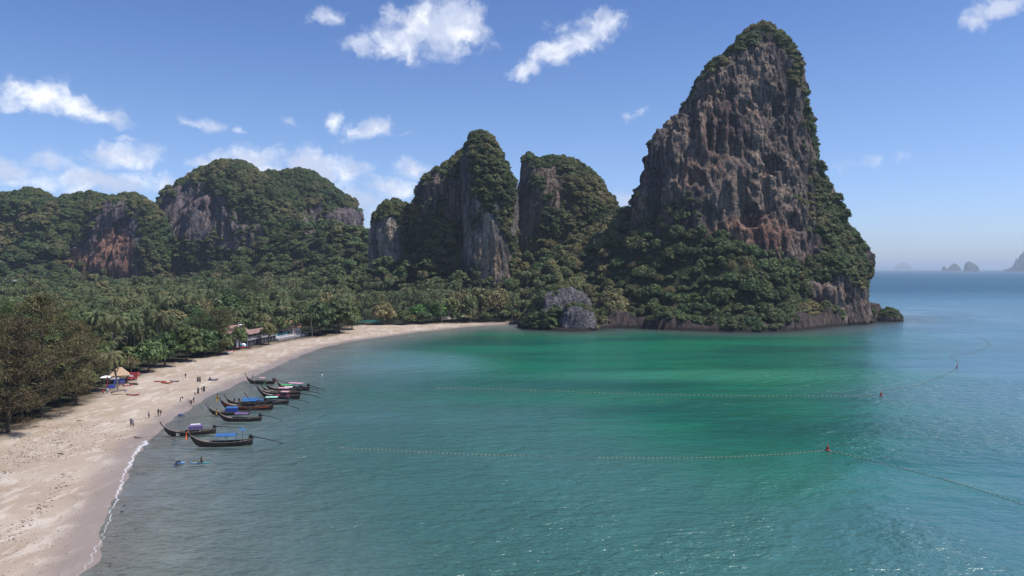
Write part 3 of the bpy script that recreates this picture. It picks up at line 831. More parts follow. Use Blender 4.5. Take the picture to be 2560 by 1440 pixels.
# far left massifs
ridge('limestone_mound', 'broad forested mound with grey rock on its lower left, left of centre',
      [(384, 720), (386, 600), (390, 515), (410, 488), (450, 456), (490, 430), (530, 412), (560, 400), (600, 404), (640, 425), (680, 455), (740, 500), (790, 560), (830, 640), (850, 720)],
      1000, 95, M['rock_far'], 17, amp=(8, 6, 2), nu=300, nph=150, e=0.62, bare=[(480, 530, 90, 70, .8), (600, 590, 70, 40, .5), (780, 560, 60, 40, .5)], green=[(620, 480, 130, 70, 1), (540, 640, 140, 60, .6)],
      caves=[], orange=[], top_veg=0.18, cat='rock mound', bush=(1.9, 4.6), density=0.95, lush=.9)
ridge('limestone_mound', 'second forested mound with sheer right end, behind the broad mound',
      [(596, 720), (604, 480), (640, 440), (700, 430), (740, 424), (775, 433), (800, 446), (840, 468), (872, 486), (893, 508), (902, 545), (903, 600), (906, 720)],
      1085, 100, M['rock_far'], 18, amp=(7, 6, 2), nu=260, nph=140, e=0.6, bmin=.45, bare=[(860, 560, 50, 45, .8), (780, 560, 60, 40, .6)], green=[(760, 470, 90, 40, 1)], caves=[], orange=[],
      top_veg=0.18, cat='rock mound', bush=(1.9, 4.6), density=0.95, lush=.9)
ridge('limestone_massif', 'long forested massif at the far left edge behind the palms',
      [(-420, 740), (-400, 520), (-250, 470), (-120, 480), (-40, 500), (0, 489), (28, 487), (52, 482), (70, 474), (95, 474), (118, 486), (132, 497), (150, 489), (200, 485), (262, 488), (285, 500), (330, 498), (372, 520), (405, 590), (420, 720)],
      1040, 120, M['rock_far'], 19, amp=(12, 8, 2.5), nu=360, nph=150, e=0.8, bare=[(70, 690, 60, 40, .5)], green=[(150, 590, 240, 110, 1)], caves=[], orange=[], top_veg=0.15, cat='rock massif', bush=(2.2, 5.2), density=0.95, lush=1.0)
tower('limestone_tower', 'rounded rock knob with orange wall and green right flank, far left',
      [(150, 730), (165, 660), (205, 590), (232, 530), (255, 505), (290, 496), (315, 491)], [(446, 730), (440, 680), (432, 615), (405, 552), (375, 510), (345, 496), (320, 491)],
      930, 50, M['rock_far'], 20, amp=(6, 4.5, 1.6), nth=260, nz=190, bare=[(285, 605, 66, 98, 1), (205, 650, 58, 40, .9)], green=[(390, 600, 50, 110, 1), (300, 500, 80, 24, 1)],
      caves=[(280, 565, 14, 20, 885, 7), (245, 690, 22, 18, 885, 6)], orange=[(285, 640, 60, 80, .8), (200, 660, 50, 40, .8)], top_veg=0.2, cat='rock tower', bush=(1.8, 4.2), lush=.6)
# boulder at the end of the beach, its front lobe and the islet
tower('shore_boulder', 'big grey boulder with green mantle at the end of the beach',
      [(1296, 850), (1302, 822), (1322, 785), (1345, 745), (1372, 716), (1398, 708)], [(1488, 850), (1487, 800), (1474, 755), (1448, 725), (1412, 708)],
      478, 19, M['rock_boulder'], 21, amp=(2.2, 1.8, .8), nth=220, nz=130, bare=[(1425, 742, 42, 26, 1), (1465, 770, 24, 30, .9), (1370, 755, 16, 24, .8)], green=[(1330, 780, 50, 60, 1), (1380, 712, 60, 12, 1), (1380, 790, 40, 30, .9)], caves=[(1400,800,14,16,455,3)], orange=[(1360,800,40,30,.6)], top_veg=0.6, lush=.5, cat='boulder', bush=(1.2, 2.4))
tower('shore_boulder', 'smaller rounded grey boulder at the foot of the big one, mossy cap',
      [(1390, 850), (1396, 815), (1404, 780), (1420, 764), (1435, 759)], [(1490, 850), (1488, 822), (1478, 785), (1462, 768), (1440, 759)],
      462, 9, M['rock_boulder'], 22, amp=(1.2, 1.2, .6), nth=130, nz=80, bare=[(1440, 800, 50, 36, 1)], green=[(1430, 765, 34, 14, 1)], caves=[], orange=[], top_veg=0.6, cat='boulder', bush=(.9, 1.8))
tower('rock_islet', 'low rocky islet with shrubs off the foot of the great tower',
      [(2186, 818), (2192, 792), (2206, 776), (2220, 771)], [(2262, 818), (2256, 797), (2246, 784), (2224, 771)],
      536, 8, M['rock'], 23, amp=(1.0, 1.0, .6), nth=110, nz=60, bare=[], green=[(2225, 780, 28, 10, 1)], caves=[], orange=[], top_veg=0.4, cat='islet', bush=(1.0, 2.0), density=1.4)
# islands near the horizon
for lab, sky_, Yc, dep_ in [
    ('pair of low lumpy rocks standing far out on the horizon', [(2354, 682), (2356, 668), (2362, 665), (2368, 672), (2374, 667), (2379, 662), (2385, 658), (2392, 660), (2398, 666), (2402, 670), (2403, 682)], 11500, 70),
    ('steep domed island on the horizon right of the lumpy rocks', [(2410, 682), (2411, 664), (2416, 656), (2424, 653), (2432, 658), (2440, 662), (2446, 668), (2447, 682)], 10500, 90),
    ('large dark island at the right edge of the horizon', [(2508, 684), (2512, 674), (2526, 671), (2536, 662), (2538, 652), (2541, 645), (2545, 650), (2552, 636), (2562, 628), (2590, 610), (2640, 640), (2700, 684)], 10500, 250),
    ('pale hazy dome barely visible on the horizon, farthest island', [(2232, 676), (2240, 666), (2250, 658), (2259, 655), (2268, 660), (2278, 668), (2286, 676)], 26000, 700),
    ('very faint long low hills on the horizon beyond the tower', [(2140, 678), (2160, 667), (2185, 664), (2215, 668), (2290, 671), (2330, 669), (2360, 671), (2400, 678)], 36000, 1500)]:
    ridge('distant_island', lab, sky_, Yc, dep_, M['rock_far'], 41, amp=(Yc * .0004, Yc * .0009, 0), nu=110, nph=30, e=0.6, z0=-10, bare=[], green=[], caves=[], orange=[], top_veg=-1, cat='island', density=0, rs=Yc * .006, group='islands on the horizon')

# ------------------------------------------------------------------ plants
def leaf_quads(C, N, size, r, aspect=1.6):
    """one small leaf spray (a quad) at each C, facing roughly N"""
    n = len(C)
    t = r.normal(size=(n, 3)); t -= (t * N).sum(1, keepdims=True) * N
    t /= np.linalg.norm(t, axis=1, keepdims=True) + 1e-9
    b = np.cross(N, t)
    s = (size * r.uniform(.6, 1.3, n))[:, None]
    V = np.stack([C - t * s * aspect * .5, C + b * s * .5, C + t * s * aspect * .5, C - b * s * .5], 1).reshape(-1, 3)
    return V, np.arange(n * 4).reshape(n, 4)


def ico():
    p = (1 + 5 ** .5) / 2
    V = np.array([(-1, p, 0), (1, p, 0), (-1, -p, 0), (1, -p, 0), (0, -1, p), (0, 1, p), (0, -1, -p), (0, 1, -p), (p, 0, -1), (p, 0, 1), (-p, 0, -1), (-p, 0, 1)]) / math.hypot(1, p)
    Fc = [(0, 11, 5), (0, 5, 1), (0, 1, 7), (0, 7, 10), (0, 10, 11), (1, 5, 9), (5, 11, 4), (11, 10, 2), (10, 7, 6), (7, 1, 8), (3, 9, 4), (3, 4, 2), (3, 2, 6), (3, 6, 8), (3, 8, 9), (4, 9, 5), (2, 4, 11), (6, 2, 10), (8, 6, 7), (9, 8, 1)]
    return V, Fc


ICO_V, ICO_F = ico()


def crown(name, mat, seed, lobes=12, leaves=50, leaf=0.17, shape='round', core=0.72):
    """a crown of unit radius: leafy lobes with gaps between them, its base at z = 0"""
    r = np.random.default_rng(seed)
    Vs, Fs, k = [], [], 0
    cs = []
    for i in range(lobes):
        if shape == 'round':
            a = i * 2.399 + r.uniform(-.3, .3); h = (i + .5) / lobes
            rad = math.sqrt(max(0, 1 - h ** 1.7)) * .66
            cs.append((math.cos(a) * rad * r.uniform(.75, 1.1), math.sin(a) * rad * r.uniform(.75, 1.1), .30 + h * .72 + r.uniform(-.08, .08), r.uniform(.28, .44), .8))
        elif shape == 'layered':
            a = i * 2.399; h = (i + .5) / lobes
            rad = (1 - .75 * h) * .72
            cs.append((math.cos(a) * rad * r.uniform(.6, 1.15), math.sin(a) * rad * r.uniform(.6, 1.15), .15 + h * .85, r.uniform(.32, .48), .32))
        elif shape == 'umbrella':
            a = i * 2.399; rad = math.sqrt((i + .5) / lobes) * .78
            cs.append((math.cos(a) * rad, math.sin(a) * rad, .62 - .42 * rad * rad + r.uniform(-.06, .06), r.uniform(.26, .36), .6))
        else:  # drape: low vine-covered hummock
            a = i * 2.399; rad = math.sqrt((i + .5) / lobes) * .8
            cs.append((math.cos(a) * rad, math.sin(a) * rad, .42 * (1 - rad * rad) + r.uniform(-.05, .1), r.uniform(.3, .42), .75))
    for (x, y, z, rr, fl) in cs:
        d = r.normal(size=(leaves, 3)); d[:, 2] = np.abs(d[:, 2]) * 1.1 - .35
        d /= np.linalg.norm(d, axis=1, keepdims=True)
        C = np.array([x, y, z]) + d * np.array([rr, rr, rr * fl]) * r.uniform(.82, 1.12, (leaves, 1))
        Nn = d + r.normal(size=(leaves, 3)) * .42 + np.array([0, 0, .25]); Nn /= np.linalg.norm(Nn, axis=1, keepdims=True)
        V, Fq = leaf_quads(C, Nn, leaf, r)
        Vs.append(V); Fs += (Fq + k).tolist(); k += len(V)
        if core:
            V = ICO_V * np.array([rr, rr, rr * fl]) * core * r.uniform(.85, 1.1, (12, 1)) + np.array([x, y, z])
            Vs.append(V); Fs += [tuple(i + k for i in f) for f in ICO_F]; k += 12
    return mesh(name, np.concatenate(Vs), Fs, [mat])


def bare_crown(name, mat, bark, seed):
    """a nearly leafless grey crown: twigs and a few leaves"""
    r = np.random.default_rng(seed); mb = MB()
    for i in range(26):
        a = r.uniform(0, 6.28); h = r.uniform(.15, 1)
        e = Vector((math.cos(a) * r.uniform(.5, .9) * (1.1 - h * .6), math.sin(a) * r.uniform(.5, .9) * (1.1 - h * .6), h))
        s = Vector((0, 0, h * .3)); mb.tube([s, s.lerp(e, .5) + Vector((0, 0, .08)), e], [.03, .02, .008], 3, False)
    nf = len(mb.F)
    C = r.normal(size=(520, 3)); C /= np.linalg.norm(C, axis=1, keepdims=True); C[:, 2] = np.abs(C[:, 2])
    C = C * r.uniform(.55, 1.0, (520, 1)) * np.array([.95, .95, .95]) + np.array([0, 0, .08])
    Nn = C + r.normal(size=C.shape) * .6; Nn /= np.linalg.norm(Nn, axis=1, keepdims=True)
    V, Fq = leaf_quads(C, Nn, .085, r)
    k = len(mb.V)
    Fs = list(mb.F) + [tuple(i + k for i in f) for f in Fq.tolist()]
    return mesh(name, np.array([tuple(v) for v in mb.V] + V.tolist()), Fs, [bark, mat], mat_idx=[0] * nf + [1] * len(Fq))


def trunk_me(name, mat, seed, h=1.0, r0=.05, lean=.06, limbs=4):
    r = random.Random(seed); mb = MB()
    top = Vector((r.uniform(-lean, lean), r.uniform(-lean, lean), h))
    pts = [Vector((0, 0, -.12)), Vector((0, 0, 0)).lerp(top, .3) + Vector((r.uniform(-.02, .02), 0, 0)), Vector((0, 0, 0)).lerp(top, .65), top]
    mb.tube(pts, [r0 * 1.3, r0, r0 * .8, r0 * .45], 6)
    for i in range(limbs):
        a = i * 2.1 + r.uniform(0, 1); b = Vector((0, 0, 0)).lerp(top, .55 + .1 * i)
        mb.tube([b, b + Vector((math.cos(a) * .18, math.sin(a) * .18, .16)) * h, b + Vector((math.cos(a) * .34, math.sin(a) * .34, .30)) * h], [r0 * .5, r0 * .35, r0 * .15], 4, False)
    return mb.me(name, mat)


def palm_crown(name, mat, seed, fronds=20, L=4.4, droop=1.0, leaflets=13):
    r = random.Random(seed); V = []; Fs = []
    for i in range(fronds):
        a = i * 2.399 + r.uniform(-.25, .25); up = 1.25 - 1.75 * (i / fronds) + r.uniform(-.15, .15)
        l = L * r.uniform(.8, 1.08)
        hd = Vector((math.cos(a), math.sin(a), 0)); side = Vector((-math.sin(a), math.cos(a), 0))
        pts = []; ang = up; p = Vector((0, 0, 0)); ns = 8
        for s in range(ns + 1):
            pts.append(p.copy())
            p = p + (hd * math.cos(ang) + Vector((0, 0, 1)) * math.sin(ang)) * (l / ns)
            ang -= (.17 + .09 * droop) * (1 + .25 * s / ns)
        def at(t):
            q = t * ns; j = min(int(q), ns - 1)
            return pts[j].lerp(pts[j + 1], q - j)
        for s in range(ns):      # rachis
            k = len(V); w = .05 * (1 - s / ns) + .02
            V += [pts[s] + side * w, pts[s] - side * w, pts[s + 1] - side * w * .8, pts[s + 1] + side * w * .8]; Fs.append((k, k + 1, k + 2, k + 3))
        for j in range(leaflets):
            t = .12 + .86 * j / leaflets; q = at(t); q2 = at(min(1, t + .07)); d = (q2 - q).normalized() if (q2 - q).length > 1e-4 else hd
            ll = (1.05 * math.sin(math.pi * min(1, t * .8 + .16)) + .12) * r.uniform(.85, 1.1) * L / 4.4
            for sg in (-1, 1):
                k = len(V); tip = q + (side * sg * .72 + d * .55 + Vector((0, 0, -.42 - .5 * droop * t))) .normalized()* ll
                V += [q, q + d * .27 * L / 4.4, tip]; Fs.append((k, k + 1, k + 2))
    mb = MB()
    for i in range(7):
        a = i * .9; mb.ball((math.cos(a) * .28, math.sin(a) * .28, -.25), .17, 5, 4)
    k = len(V); V += [Vector(v) for v in mb.V]; nf = len(Fs); Fs += [tuple(i + k for i in f) for f in mb.F]
    return mesh(name, np.array([tuple(v) for v in V]), Fs, [mat, M['palm_bark']], mat_idx=[0] * nf + [1] * (len(Fs) - nf))


def palm_trunk(name, seed, lean=1.5):
    r = random.Random(seed); mb = MB(); a = r.uniform(0, 6.28)
    pts = [Vector((math.cos(a) * lean * (t ** 2 - 1), math.sin(a) * lean * (t ** 2 - 1), t)) for t in (-.04, .0, .25, .5, .75, 1)]
    pts = [Vector((p.x, p.y, p.z * 1.0)) for p in pts]
    mb.tube(pts, [.26, .22, .16, .14, .13, .12], 6)
    return mb.me(name, M['palm_bark'])


CROWN = {
    'round': [crown('crown', M['leaf'], 100 + i, 13, 60, .16, 'round') for i in range(4)],
    'layered': [crown('crown', M['leaf'], 110 + i, 16, 46, .16, 'layered') for i in range(3)],
    'umbrella': [crown('crown', M['leaf'], 120 + i, 15, 46, .15, 'umbrella') for i in range(2)],
    'drape': [crown('foliage', M['leaf'], 130 + i, 11, 52, .17, 'drape') for i in range(4)],
    'bare': [bare_crown('crown', M['leaf'], M['bark'], 140 + i) for i in range(2)],
    'palm': [palm_crown('crown', M['palm'], 150 + i, 19 + 2 * i, 4.4, .7 + .25 * i) for i in range(4)],
    'bright': [crown('crown', M['almond'], 160 + i, 18, 52, .14, 'layered') for i in range(2)],
}
TRUNK = [trunk_me('trunk', M['bark'], i) for i in range(3)]
PTRUNK = [palm_trunk('trunk', 10 + i, .9 + .5 * i) for i in range(3)]

PL = []    # every plant: kind, x, y, z(base), height of trunk, crown radius (xy, z), rot, tint, variant
GONE = []  # discs kept free of trees (x, y, r)


def plant(kind, x, y, z, th, cr, cz=None, tint=0.0, var=None, rot=None, tilt=(0, 0)):
    PL.append([kind, x, y, z, th, cr, cz if cz else cr, rng.uniform(0, 6.28) if rot is None else rot, tint, int(rng.integers(0, 4)) if var is None else var, tilt])


def forest():
    # flat land behind the beach: jittered grid
    step = 6.9
    gx, gy = np.meshgrid(np.arange(-900, 60, step), np.arange(150, 985, step))
    gx = gx + rng.uniform(-.45, .45, gx.shape) * step; gy = gy + rng.uniform(-.45, .45, gy.shape) * step
    gx, gy = gx.ravel(), gy.ravel()
    u = gx / gy
    ok = (u > -.72) & (u < .05)
    gx, gy = gx[ok], gy[ok]
    d = shore_dist(gx, gy); bd = back_dist(gx, gy)
    ok = bd > 4.0
    # thin far rows to larger spacing
    ok &= rng.random(len(gx)) < np.interp(gy, [150, 450, 700, 980], [1.0, .95, .62, .45])
    gx, gy, d, bd = gx[ok], gy[ok], d[ok], bd[ok]
    gz = ground_z(gx, gy, d)
    palmy = fbm(gx / 70, gy / 60, 0, 3, 91)
    for x, y, z, dd, pn in zip(gx, gy, gz, bd, palmy):
        if any((x - a) ** 2 + (y - b) ** 2 < c * c for a, b, c in GONE): continue
        px = 1280 + x / y * F
        s = 1.0 if y < 600 else 1.2
        is_palm = pn > (-.42 if 230 < y < 640 else .05)
        if y > 700: is_palm = pn > -.05
        if dd < 9: is_palm = rng.random() < .15
        if px < 260 and y < 300: is_palm = False
        if z > 16: is_palm = False
        if is_palm:
            plant('palm', x, y, z, rng.uniform(7, 18) * (1.12 if y > 600 else 1), rng.uniform(1.0, 1.42) * s, tint=float(rng.choice([0, 0, .1, .35], p=[.5, .2, .2, .1])) + (.35 if y > 860 else 0))
        else:
            sh = rng.choice(['round', 'layered', 'umbrella', 'bare'], p=[.46, .34, .15, .05])
            r = (2.4 + 4.4 * rng.random() ** 1.4) * s
            h = rng.uniform(3.5, 11.5) * s
            if dd < 12: h = rng.uniform(1.5, 3.5); r = rng.uniform(3.0, 5.0)
            plant(sh, x, y, z, h, r, r * rng.uniform(.75, 1.1), tint=float(rng.choice([0, .15, .35, .7], p=[.62, .2, .12, .06])) if sh != 'bare' else .9)


def headland():
    step = 5.0
    gx, gy = np.meshgrid(np.arange(-25, 275, step), np.arange(445, 690, step))
    gx = gx + rng.uniform(-.45, .45, gx.shape) * step; gy = gy + rng.uniform(-.45, .45, gy.shape) * step
    gx, gy = gx.ravel(), gy.ravel()
    d = shore_dist(gx, gy); ok = (d > 2.8) & (gx > 2 - .15 * (gy - 480))
    gx, gy, d = gx[ok], gy[ok], d[ok]; gz = ground_z(gx, gy, d)
    for x, y, z, dd in zip(gx, gy, gz, d):
        if x > 195 and y > 540: continue
        if rng.random() < .08 or (dd < 5.5 and rng.random() < .35): continue
        q = fbm(x / 30, y / 30, 0, 2, 55)
        if dd < 15:
            r = rng.uniform(2.0, 3.8); plant('drape', x, y, z - (.8 if dd > 6 else 1.8), 0, r, r * rng.uniform(.8, 1.2), tint=float(np.clip(.30 + .7 * q + rng.uniform(-.2, .25), 0, .95)))
        elif rng.random() < .62:
            r = 2.2 + 5.0 * rng.random() ** 1.5; plant('round' if rng.random() < .75 else 'drape', x, y, z - 1.5, rng.uniform(1.5, 4), r, r * rng.uniform(.85, 1.25), tint=float(np.clip(.12 + .5 * q + rng.uniform(-.15, .2), 0, .8)))
        elif rng.random() < .12:
            r = rng.uniform(3.5, 5.5); plant('bare', x, y, z - 1, 3, r, r, tint=.9)
        else:
            r = rng.uniform(2.2, 4.0); plant('drape', x, y, z - 1, 0, r, r * 1.1, tint=float(np.clip(.2 * q + .1, 0, .5)))


def rim():
    # growth hanging over the low sea cliff of the headland
    P = np.array(CAPE[3:]); s = np.r_[0, np.cumsum(np.hypot(*np.diff(P, axis=0).T))]
    q = np.arange(0, s[-1], 2.1); X = np.interp(q, s, P[:, 0]); Y = np.interp(q, s, P[:, 1])
    tx, ty = np.gradient(X), np.gradient(Y); l = np.hypot(tx, ty); nx, ny = -ty / l, tx / l
    for k in range(3):
        d = 2.5 + 4.0 * k + rng.uniform(-1, 1.5, len(q)); x = X + nx * d; y = Y + ny * d
        z = ground_z(x, y); clump = fbm(q / 14, k, 0, 3, 44)
        for xx, yy, zz, c in zip(x, y, z, clump):
            if c < -.25 or rng.random() < .35: continue
            r = rng.uniform(2.2, 3.4) * (1 + .5 * c) + .5 * k
            plant('drape' if rng.random() < .6 else 'round', xx, yy, zz - (2.6 if k == 0 else 1.2), 0.0, r, r * rng.uniform(.9, 1.35), tint=float(np.clip(.25 + .7 * fbm(xx / 26, 3, 0, 2, 12) + rng.uniform(-.2, .3), 0, .95)))


def on_rock():
    for S in SURF:
        if S['dens'] <= 0: continue
        c, n, a, v = S['c'], S['n'], S['a'], S['v']
        lo, hi = S['bush']; rm = (lo + hi) / 2
        vis = (n[:, 1] < .45) & (c[:, 2] > 1.5)
        w = a * np.clip(v - .25, 0, 1) * vis
        num = int(w.sum() / (rm * rm * 1.15) * 1.25 * S['dens'])
        num = min(num, 7000)
        if num < 1: continue
        idx = rng.choice(len(w), num, p=w / w.sum())
        for j in idx:
            r = (lo + (hi - lo) * rng.random() ** 1.6 * 1.15) * (0.65 + .5 * float(v[j]))
            steep = 1 - max(0, n[j][2])
            p = c[j] - n[j] * r * .25
            gnd = ground_z(p[0], p[1]) if False else 0
            tint = float(np.clip(.18 + .5 * fbm(p[0] / 25, p[1] / 25, p[2] / 25, 2, 66) + rng.uniform(-.15, .25), 0, .85))
            k = 'round' if rng.random() < .45 else 'drape'
            plant('cliff_' + k, p[0], p[1], p[2] - r * .35, 0, r, r * rng.uniform(.8, 1.15), tint=tint, tilt=(float(-n[j][1] * .5 * steep), float(n[j][0] * .5 * steep)))
        # small tufts on ledges of the bare walls
        w = a * np.clip(.30 - np.abs(v - .25), 0, 1) * vis
        num = int(w.sum() / (rm * rm) * .28 * S['dens'])
        if num > 0 and w.sum() > 0:
            for j in rng.choice(len(w), num, p=w / w.sum()):
                r = rng.uniform(lo, hi) * .38; p = c[j]
                plant('cliff_drape', p[0], p[1], p[2] - r * .4, 0, r, r, tint=float(rng.uniform(0, .6)), tilt=(float(-n[j][1] * .6), float(n[j][0] * .6)))

# ------------------------------------------------------------------ special trees, placed by bearing and distance
def on_ground(px, py, z=2.5):
    for _ in range(4):
        x, y = on_sea(px, py, z)
        z = float(ground_z(x, y))
    return x, y, z


def casuarina_meshes(seed, n=15000):
    r = np.random.default_rng(seed); rr = random.Random(seed)
    mb = MB(); mb.tube([(0, 0, -.02), (.004, 0, .2), (-.008, .004, .5), (.004, 0, .8), (0, 0, 1)], [.020, .016, .012, .007, .002], 7)
    puffs = []
    for i in range(46):
        h = .09 + .89 * (i / 46) ** .95; a = i * 2.399 + rr.uniform(-.4, .4)
        l = (.36 * ((1 - ((h - .30) / .75) ** 2) if h > .30 else .62 + h) + .03) * rr.uniform(.55, 1.15)
        e = Vector((math.cos(a) * l, math.sin(a) * l, h + l * rr.uniform(.15, .55)))
        b = Vector((0, 0, h))
        m_ = b.lerp(e, .5) + Vector((0, 0, -.01))
        mb.tube([b, m_, e], [.006, .0035, .0012], 4, False)
        for k in range(3):
            t = .50 + .25 * k
            puffs.append((b.lerp(e, min(t, 1)) + Vector((rr.uniform(-.03, .03), rr.uniform(-.03, .03), rr.uniform(-.015, .03))), .026 + .036 * rr.random()))
    w = np.array([p[1] ** 2 for p in puffs]); w /= w.sum()
    idx = r.choice(len(puffs), n, p=w)
    C = np.array([tuple(p[0]) for p in puffs])[idx]; R = np.array([p[1] for p in puffs])[idx][:, None]
    d = r.normal(size=(n, 3)); d /= np.linalg.norm(d, axis=1, keepdims=True)
    C = C + d * R * r.uniform(.2, 1.15, (n, 1)) * np.array([1.3, 1.3, .55])
    t = d * .7 + r.normal(size=(n, 3)) * .5 + np.array([0, 0, -.25]); t /= np.linalg.norm(t, axis=1, keepdims=True)
    s = np.cross(t, r.normal(size=(n, 3))); s /= np.linalg.norm(s, axis=1, keepdims=True)
    L = r.uniform(.014, .030, (n, 1)); wd = .0030
    V = np.stack([C - s * wd, C + s * wd, C + t * L + s * wd * .5, C + t * L - s * wd * .5], 1).reshape(-1, 3)
    return mesh('crown', V, np.arange(4 * n).reshape(n, 4), [M['casuarina']]), mb.me('trunk', M['bark'])


CAS = [casuarina_meshes(1, 11000), casuarina_meshes(2, 10000)]
n_cas = 0
for (px, py, top, wide, v, tint, lab) in [
    (105, 1042, 738, 1.0, 0, .05, 'tall brown-green casuarina with dark bare trunk, nearest tree beside the sand'),
    (20, 1082, 800, 1.05, 1, .1, 'feathery casuarina at the left edge in front of the tall one'),
    (-70, 1100, 790, 1.0, 0, .2, 'casuarina half cut off by the left edge of the picture'),
    (190, 1012, 800, .9, 1, .15, 'casuarina just right of the tall one, leaning over the sand'),
    (45, 1000, 752, 1.15, 1, .65, 'greener casuarina behind the tall one, top left of it'),
    (-20, 960, 770, 1.1, 0, .4, 'grey-green casuarina behind the left edge trees'),
    (150, 960, 765, 1.0, 0, .7, 'slender green casuarina behind the tall one, right of its trunk'),
    (228, 965, 832, .9, 0, .3, 'small casuarina beside the drooping palm and the beach stall'),
    (548, 886, 772, 1.35, 1, .25, 'brownish casuarina left of the restaurant roof'),
    (500, 880, 780, 1.2, 0, .75, 'green casuarina standing left of the brownish one by the restaurant'),
    (620, 790, 690, 1.2, 0, .5, 'casuarina top rising above the palm grove behind the restaurant')]:
    x, y, z = on_ground(px, py)
    h = (CAM_H + (672 - top) * y / F) - z
    t = empty('casuarina_tree', (x, y, z - .1), rng.uniform(0, 6), 1)
    tag(t, lab, 'tree', 'casuarina trees at the back of the beach')
    for nm, me in (('crown', CAS[v][0]), ('trunk', CAS[v][1])):
        p = link(nm, me, t, scl=(h * wide, h * wide, h)); p['tint'] = tint
    GONE.append((x, y, 4.0))

SPECIAL = [  # px, base y, top y, half width px, kind, tint, label
    (372, 930, 862, 40, 'round', 0.0, 'rounded green tree right of the thatched beach stall'),
    (330, 905, 850, 40, 'round', 0.1, 'green tree behind the thatched beach stall'),
    (412, 917, 838, 44, 'layered', 0.05, 'layered green tree overhanging the sand beside the red kayaks'),
    (466, 902, 822, 48, 'layered', 0.15, 'wide layered tree casting shade on the sand, middle of the left beach'),
    (512, 892, 830, 40, 'layered', 0.1, 'low green tree at the sand edge left of the red kayak pile'),
    (598, 874, 826, 24, 'round', 0.1, 'dark green tree hiding the left end of the restaurant'),
    (556, 886, 842, 34, 'round', 0.2, 'leafy bush-like tree beside the red kayak on the sand'),
    (440, 880, 795, 44, 'umbrella', 0.2, 'umbrella-shaped tree behind the shaded sand'),
    (672, 862, 815, 22, 'round', 0.55, 'small yellowish tree in front of the restaurant terrace'),
    (700, 842, 798, 26, 'round', 0.2, 'green tree between the restaurant and the gabled house'),
    (800, 838, 762, 46, 'layered', 0.05, 'dark layered tree right of the sunbed terrace'),
    (848, 833, 752, 46, 'layered', 0.0, 'large dark spreading tree reaching over the sand at mid beach'),
    (880, 824, 772, 30, 'layered', 0.1, 'small spreading tree where the sand begins to bend right'),
    (958, 812, 766, 32, 'round', 0.95, 'reddish brown rounded tree on the far sand'),
    (1008, 812, 780, 26, 'round', 0.1, 'dark green bushy tree right of the reddish tree'),
    (1046, 806, 764, 30, 'bright', 0.0, 'bright lime green tree, left one of the bright pair'),
    (1094, 805, 760, 28, 'bright', 0.1, 'bright green tree, right one of the bright pair'),
    (1130, 804, 752, 26, 'round', 0.35, 'olive green tree in front of the low wall, next to the bright pair'),
    (1152, 802, 722, 30, 'bare', 0.8, 'grey half-bare tree rising behind the low wall'),
    (1172, 803, 744, 30, 'round', 0.35, 'olive tree in front of the middle of the low wall'),
    (1200, 801, 728, 32, 'round', 0.5, 'yellow-green tall tree behind the low wall'),
    (1246, 800, 716, 46, 'bare', 0.95, 'largest brown sparse-leaved tree at the right end of the low wall'),
    (1272, 802, 750, 24, 'round', 0.3, 'small tree between the brown tree and the boulder')]
for px, py, top, hw, kind, tint, lab in SPECIAL:
    x, y, z = on_ground(px, py)
    zt = CAM_H + (672 - top) * y / F; r = hw * y / F
    h = zt - z; cz = min(h * .8, r * 1.25)
    PL.append([kind, x, y, z, h - cz, r, cz, rng.uniform(0, 6), tint, int(rng.integers(0, 4)), (0, 0), lab])
    GONE.append((x, y, r * .8))

SP_PALMS = [(275, 978, 893, 1.34, .55, 'drooping yellowish palm standing over the beach stall'),
            (292, 930, 800, 1.40, .25, 'tall palm left of centre in the grove above the beach stall'),
            (240, 930, 790, 1.34, .05, 'tall palm beside the casuarinas above the beach stall'),
            (335, 920, 812, 1.22, .1, 'palm right of the tallest one above the beach stall'),
            (262, 900, 842, 1.22, .35, 'lower palm behind the drooping yellowish palm'),
            (380, 890, 845, 1.10, .15, 'palm peeping over the rounded green tree'),
            (600, 868, 822, 0.98, .1, 'palm rising just behind the restaurant roof'),
            (652, 850, 790, 1.22, .15, 'broad palm behind the restaurant veranda'),
            (628, 845, 783, 1.22, .0, 'palm left of the broad one behind the restaurant'),
            (735, 840, 796, 1.10, .0, 'palm with pale trunk in front of the gabled house'),
            (752, 838, 790, 1.16, .1, 'leaning palm at the right of the gabled house'),
            (716, 830, 775, 1.22, .0, 'palm behind the gabled house'),
            (580, 835, 768, 1.22, .1, 'palm above the brownish casuarina by the restaurant'),
            (420, 850, 752, 1.22, .2, 'palm standing above the umbrella-shaped tree'),
            (460, 845, 745, 1.22, .1, 'palm right of the one above the umbrella-shaped tree'),
            (915, 800, 738, 1.22, .1, 'palm with visible pale trunk behind the far sand'),
            (898, 802, 745, 1.22, .0, 'palm left of the reddish brown tree, pale trunk'),
            (938, 798, 735, 1.22, .1, 'palm rising behind the reddish brown tree')]
for px, py, top, s, tint, lab in SP_PALMS:
    x, y, z = on_ground(px, py)
    h = CAM_H + (672 - top) * y / F - z
    PL.append(['palm', x, y, z, h, s, s, rng.uniform(0, 6), tint, int(rng.integers(0, 4)), (0, 0), lab])
    GONE.append((x, y, 2.2))

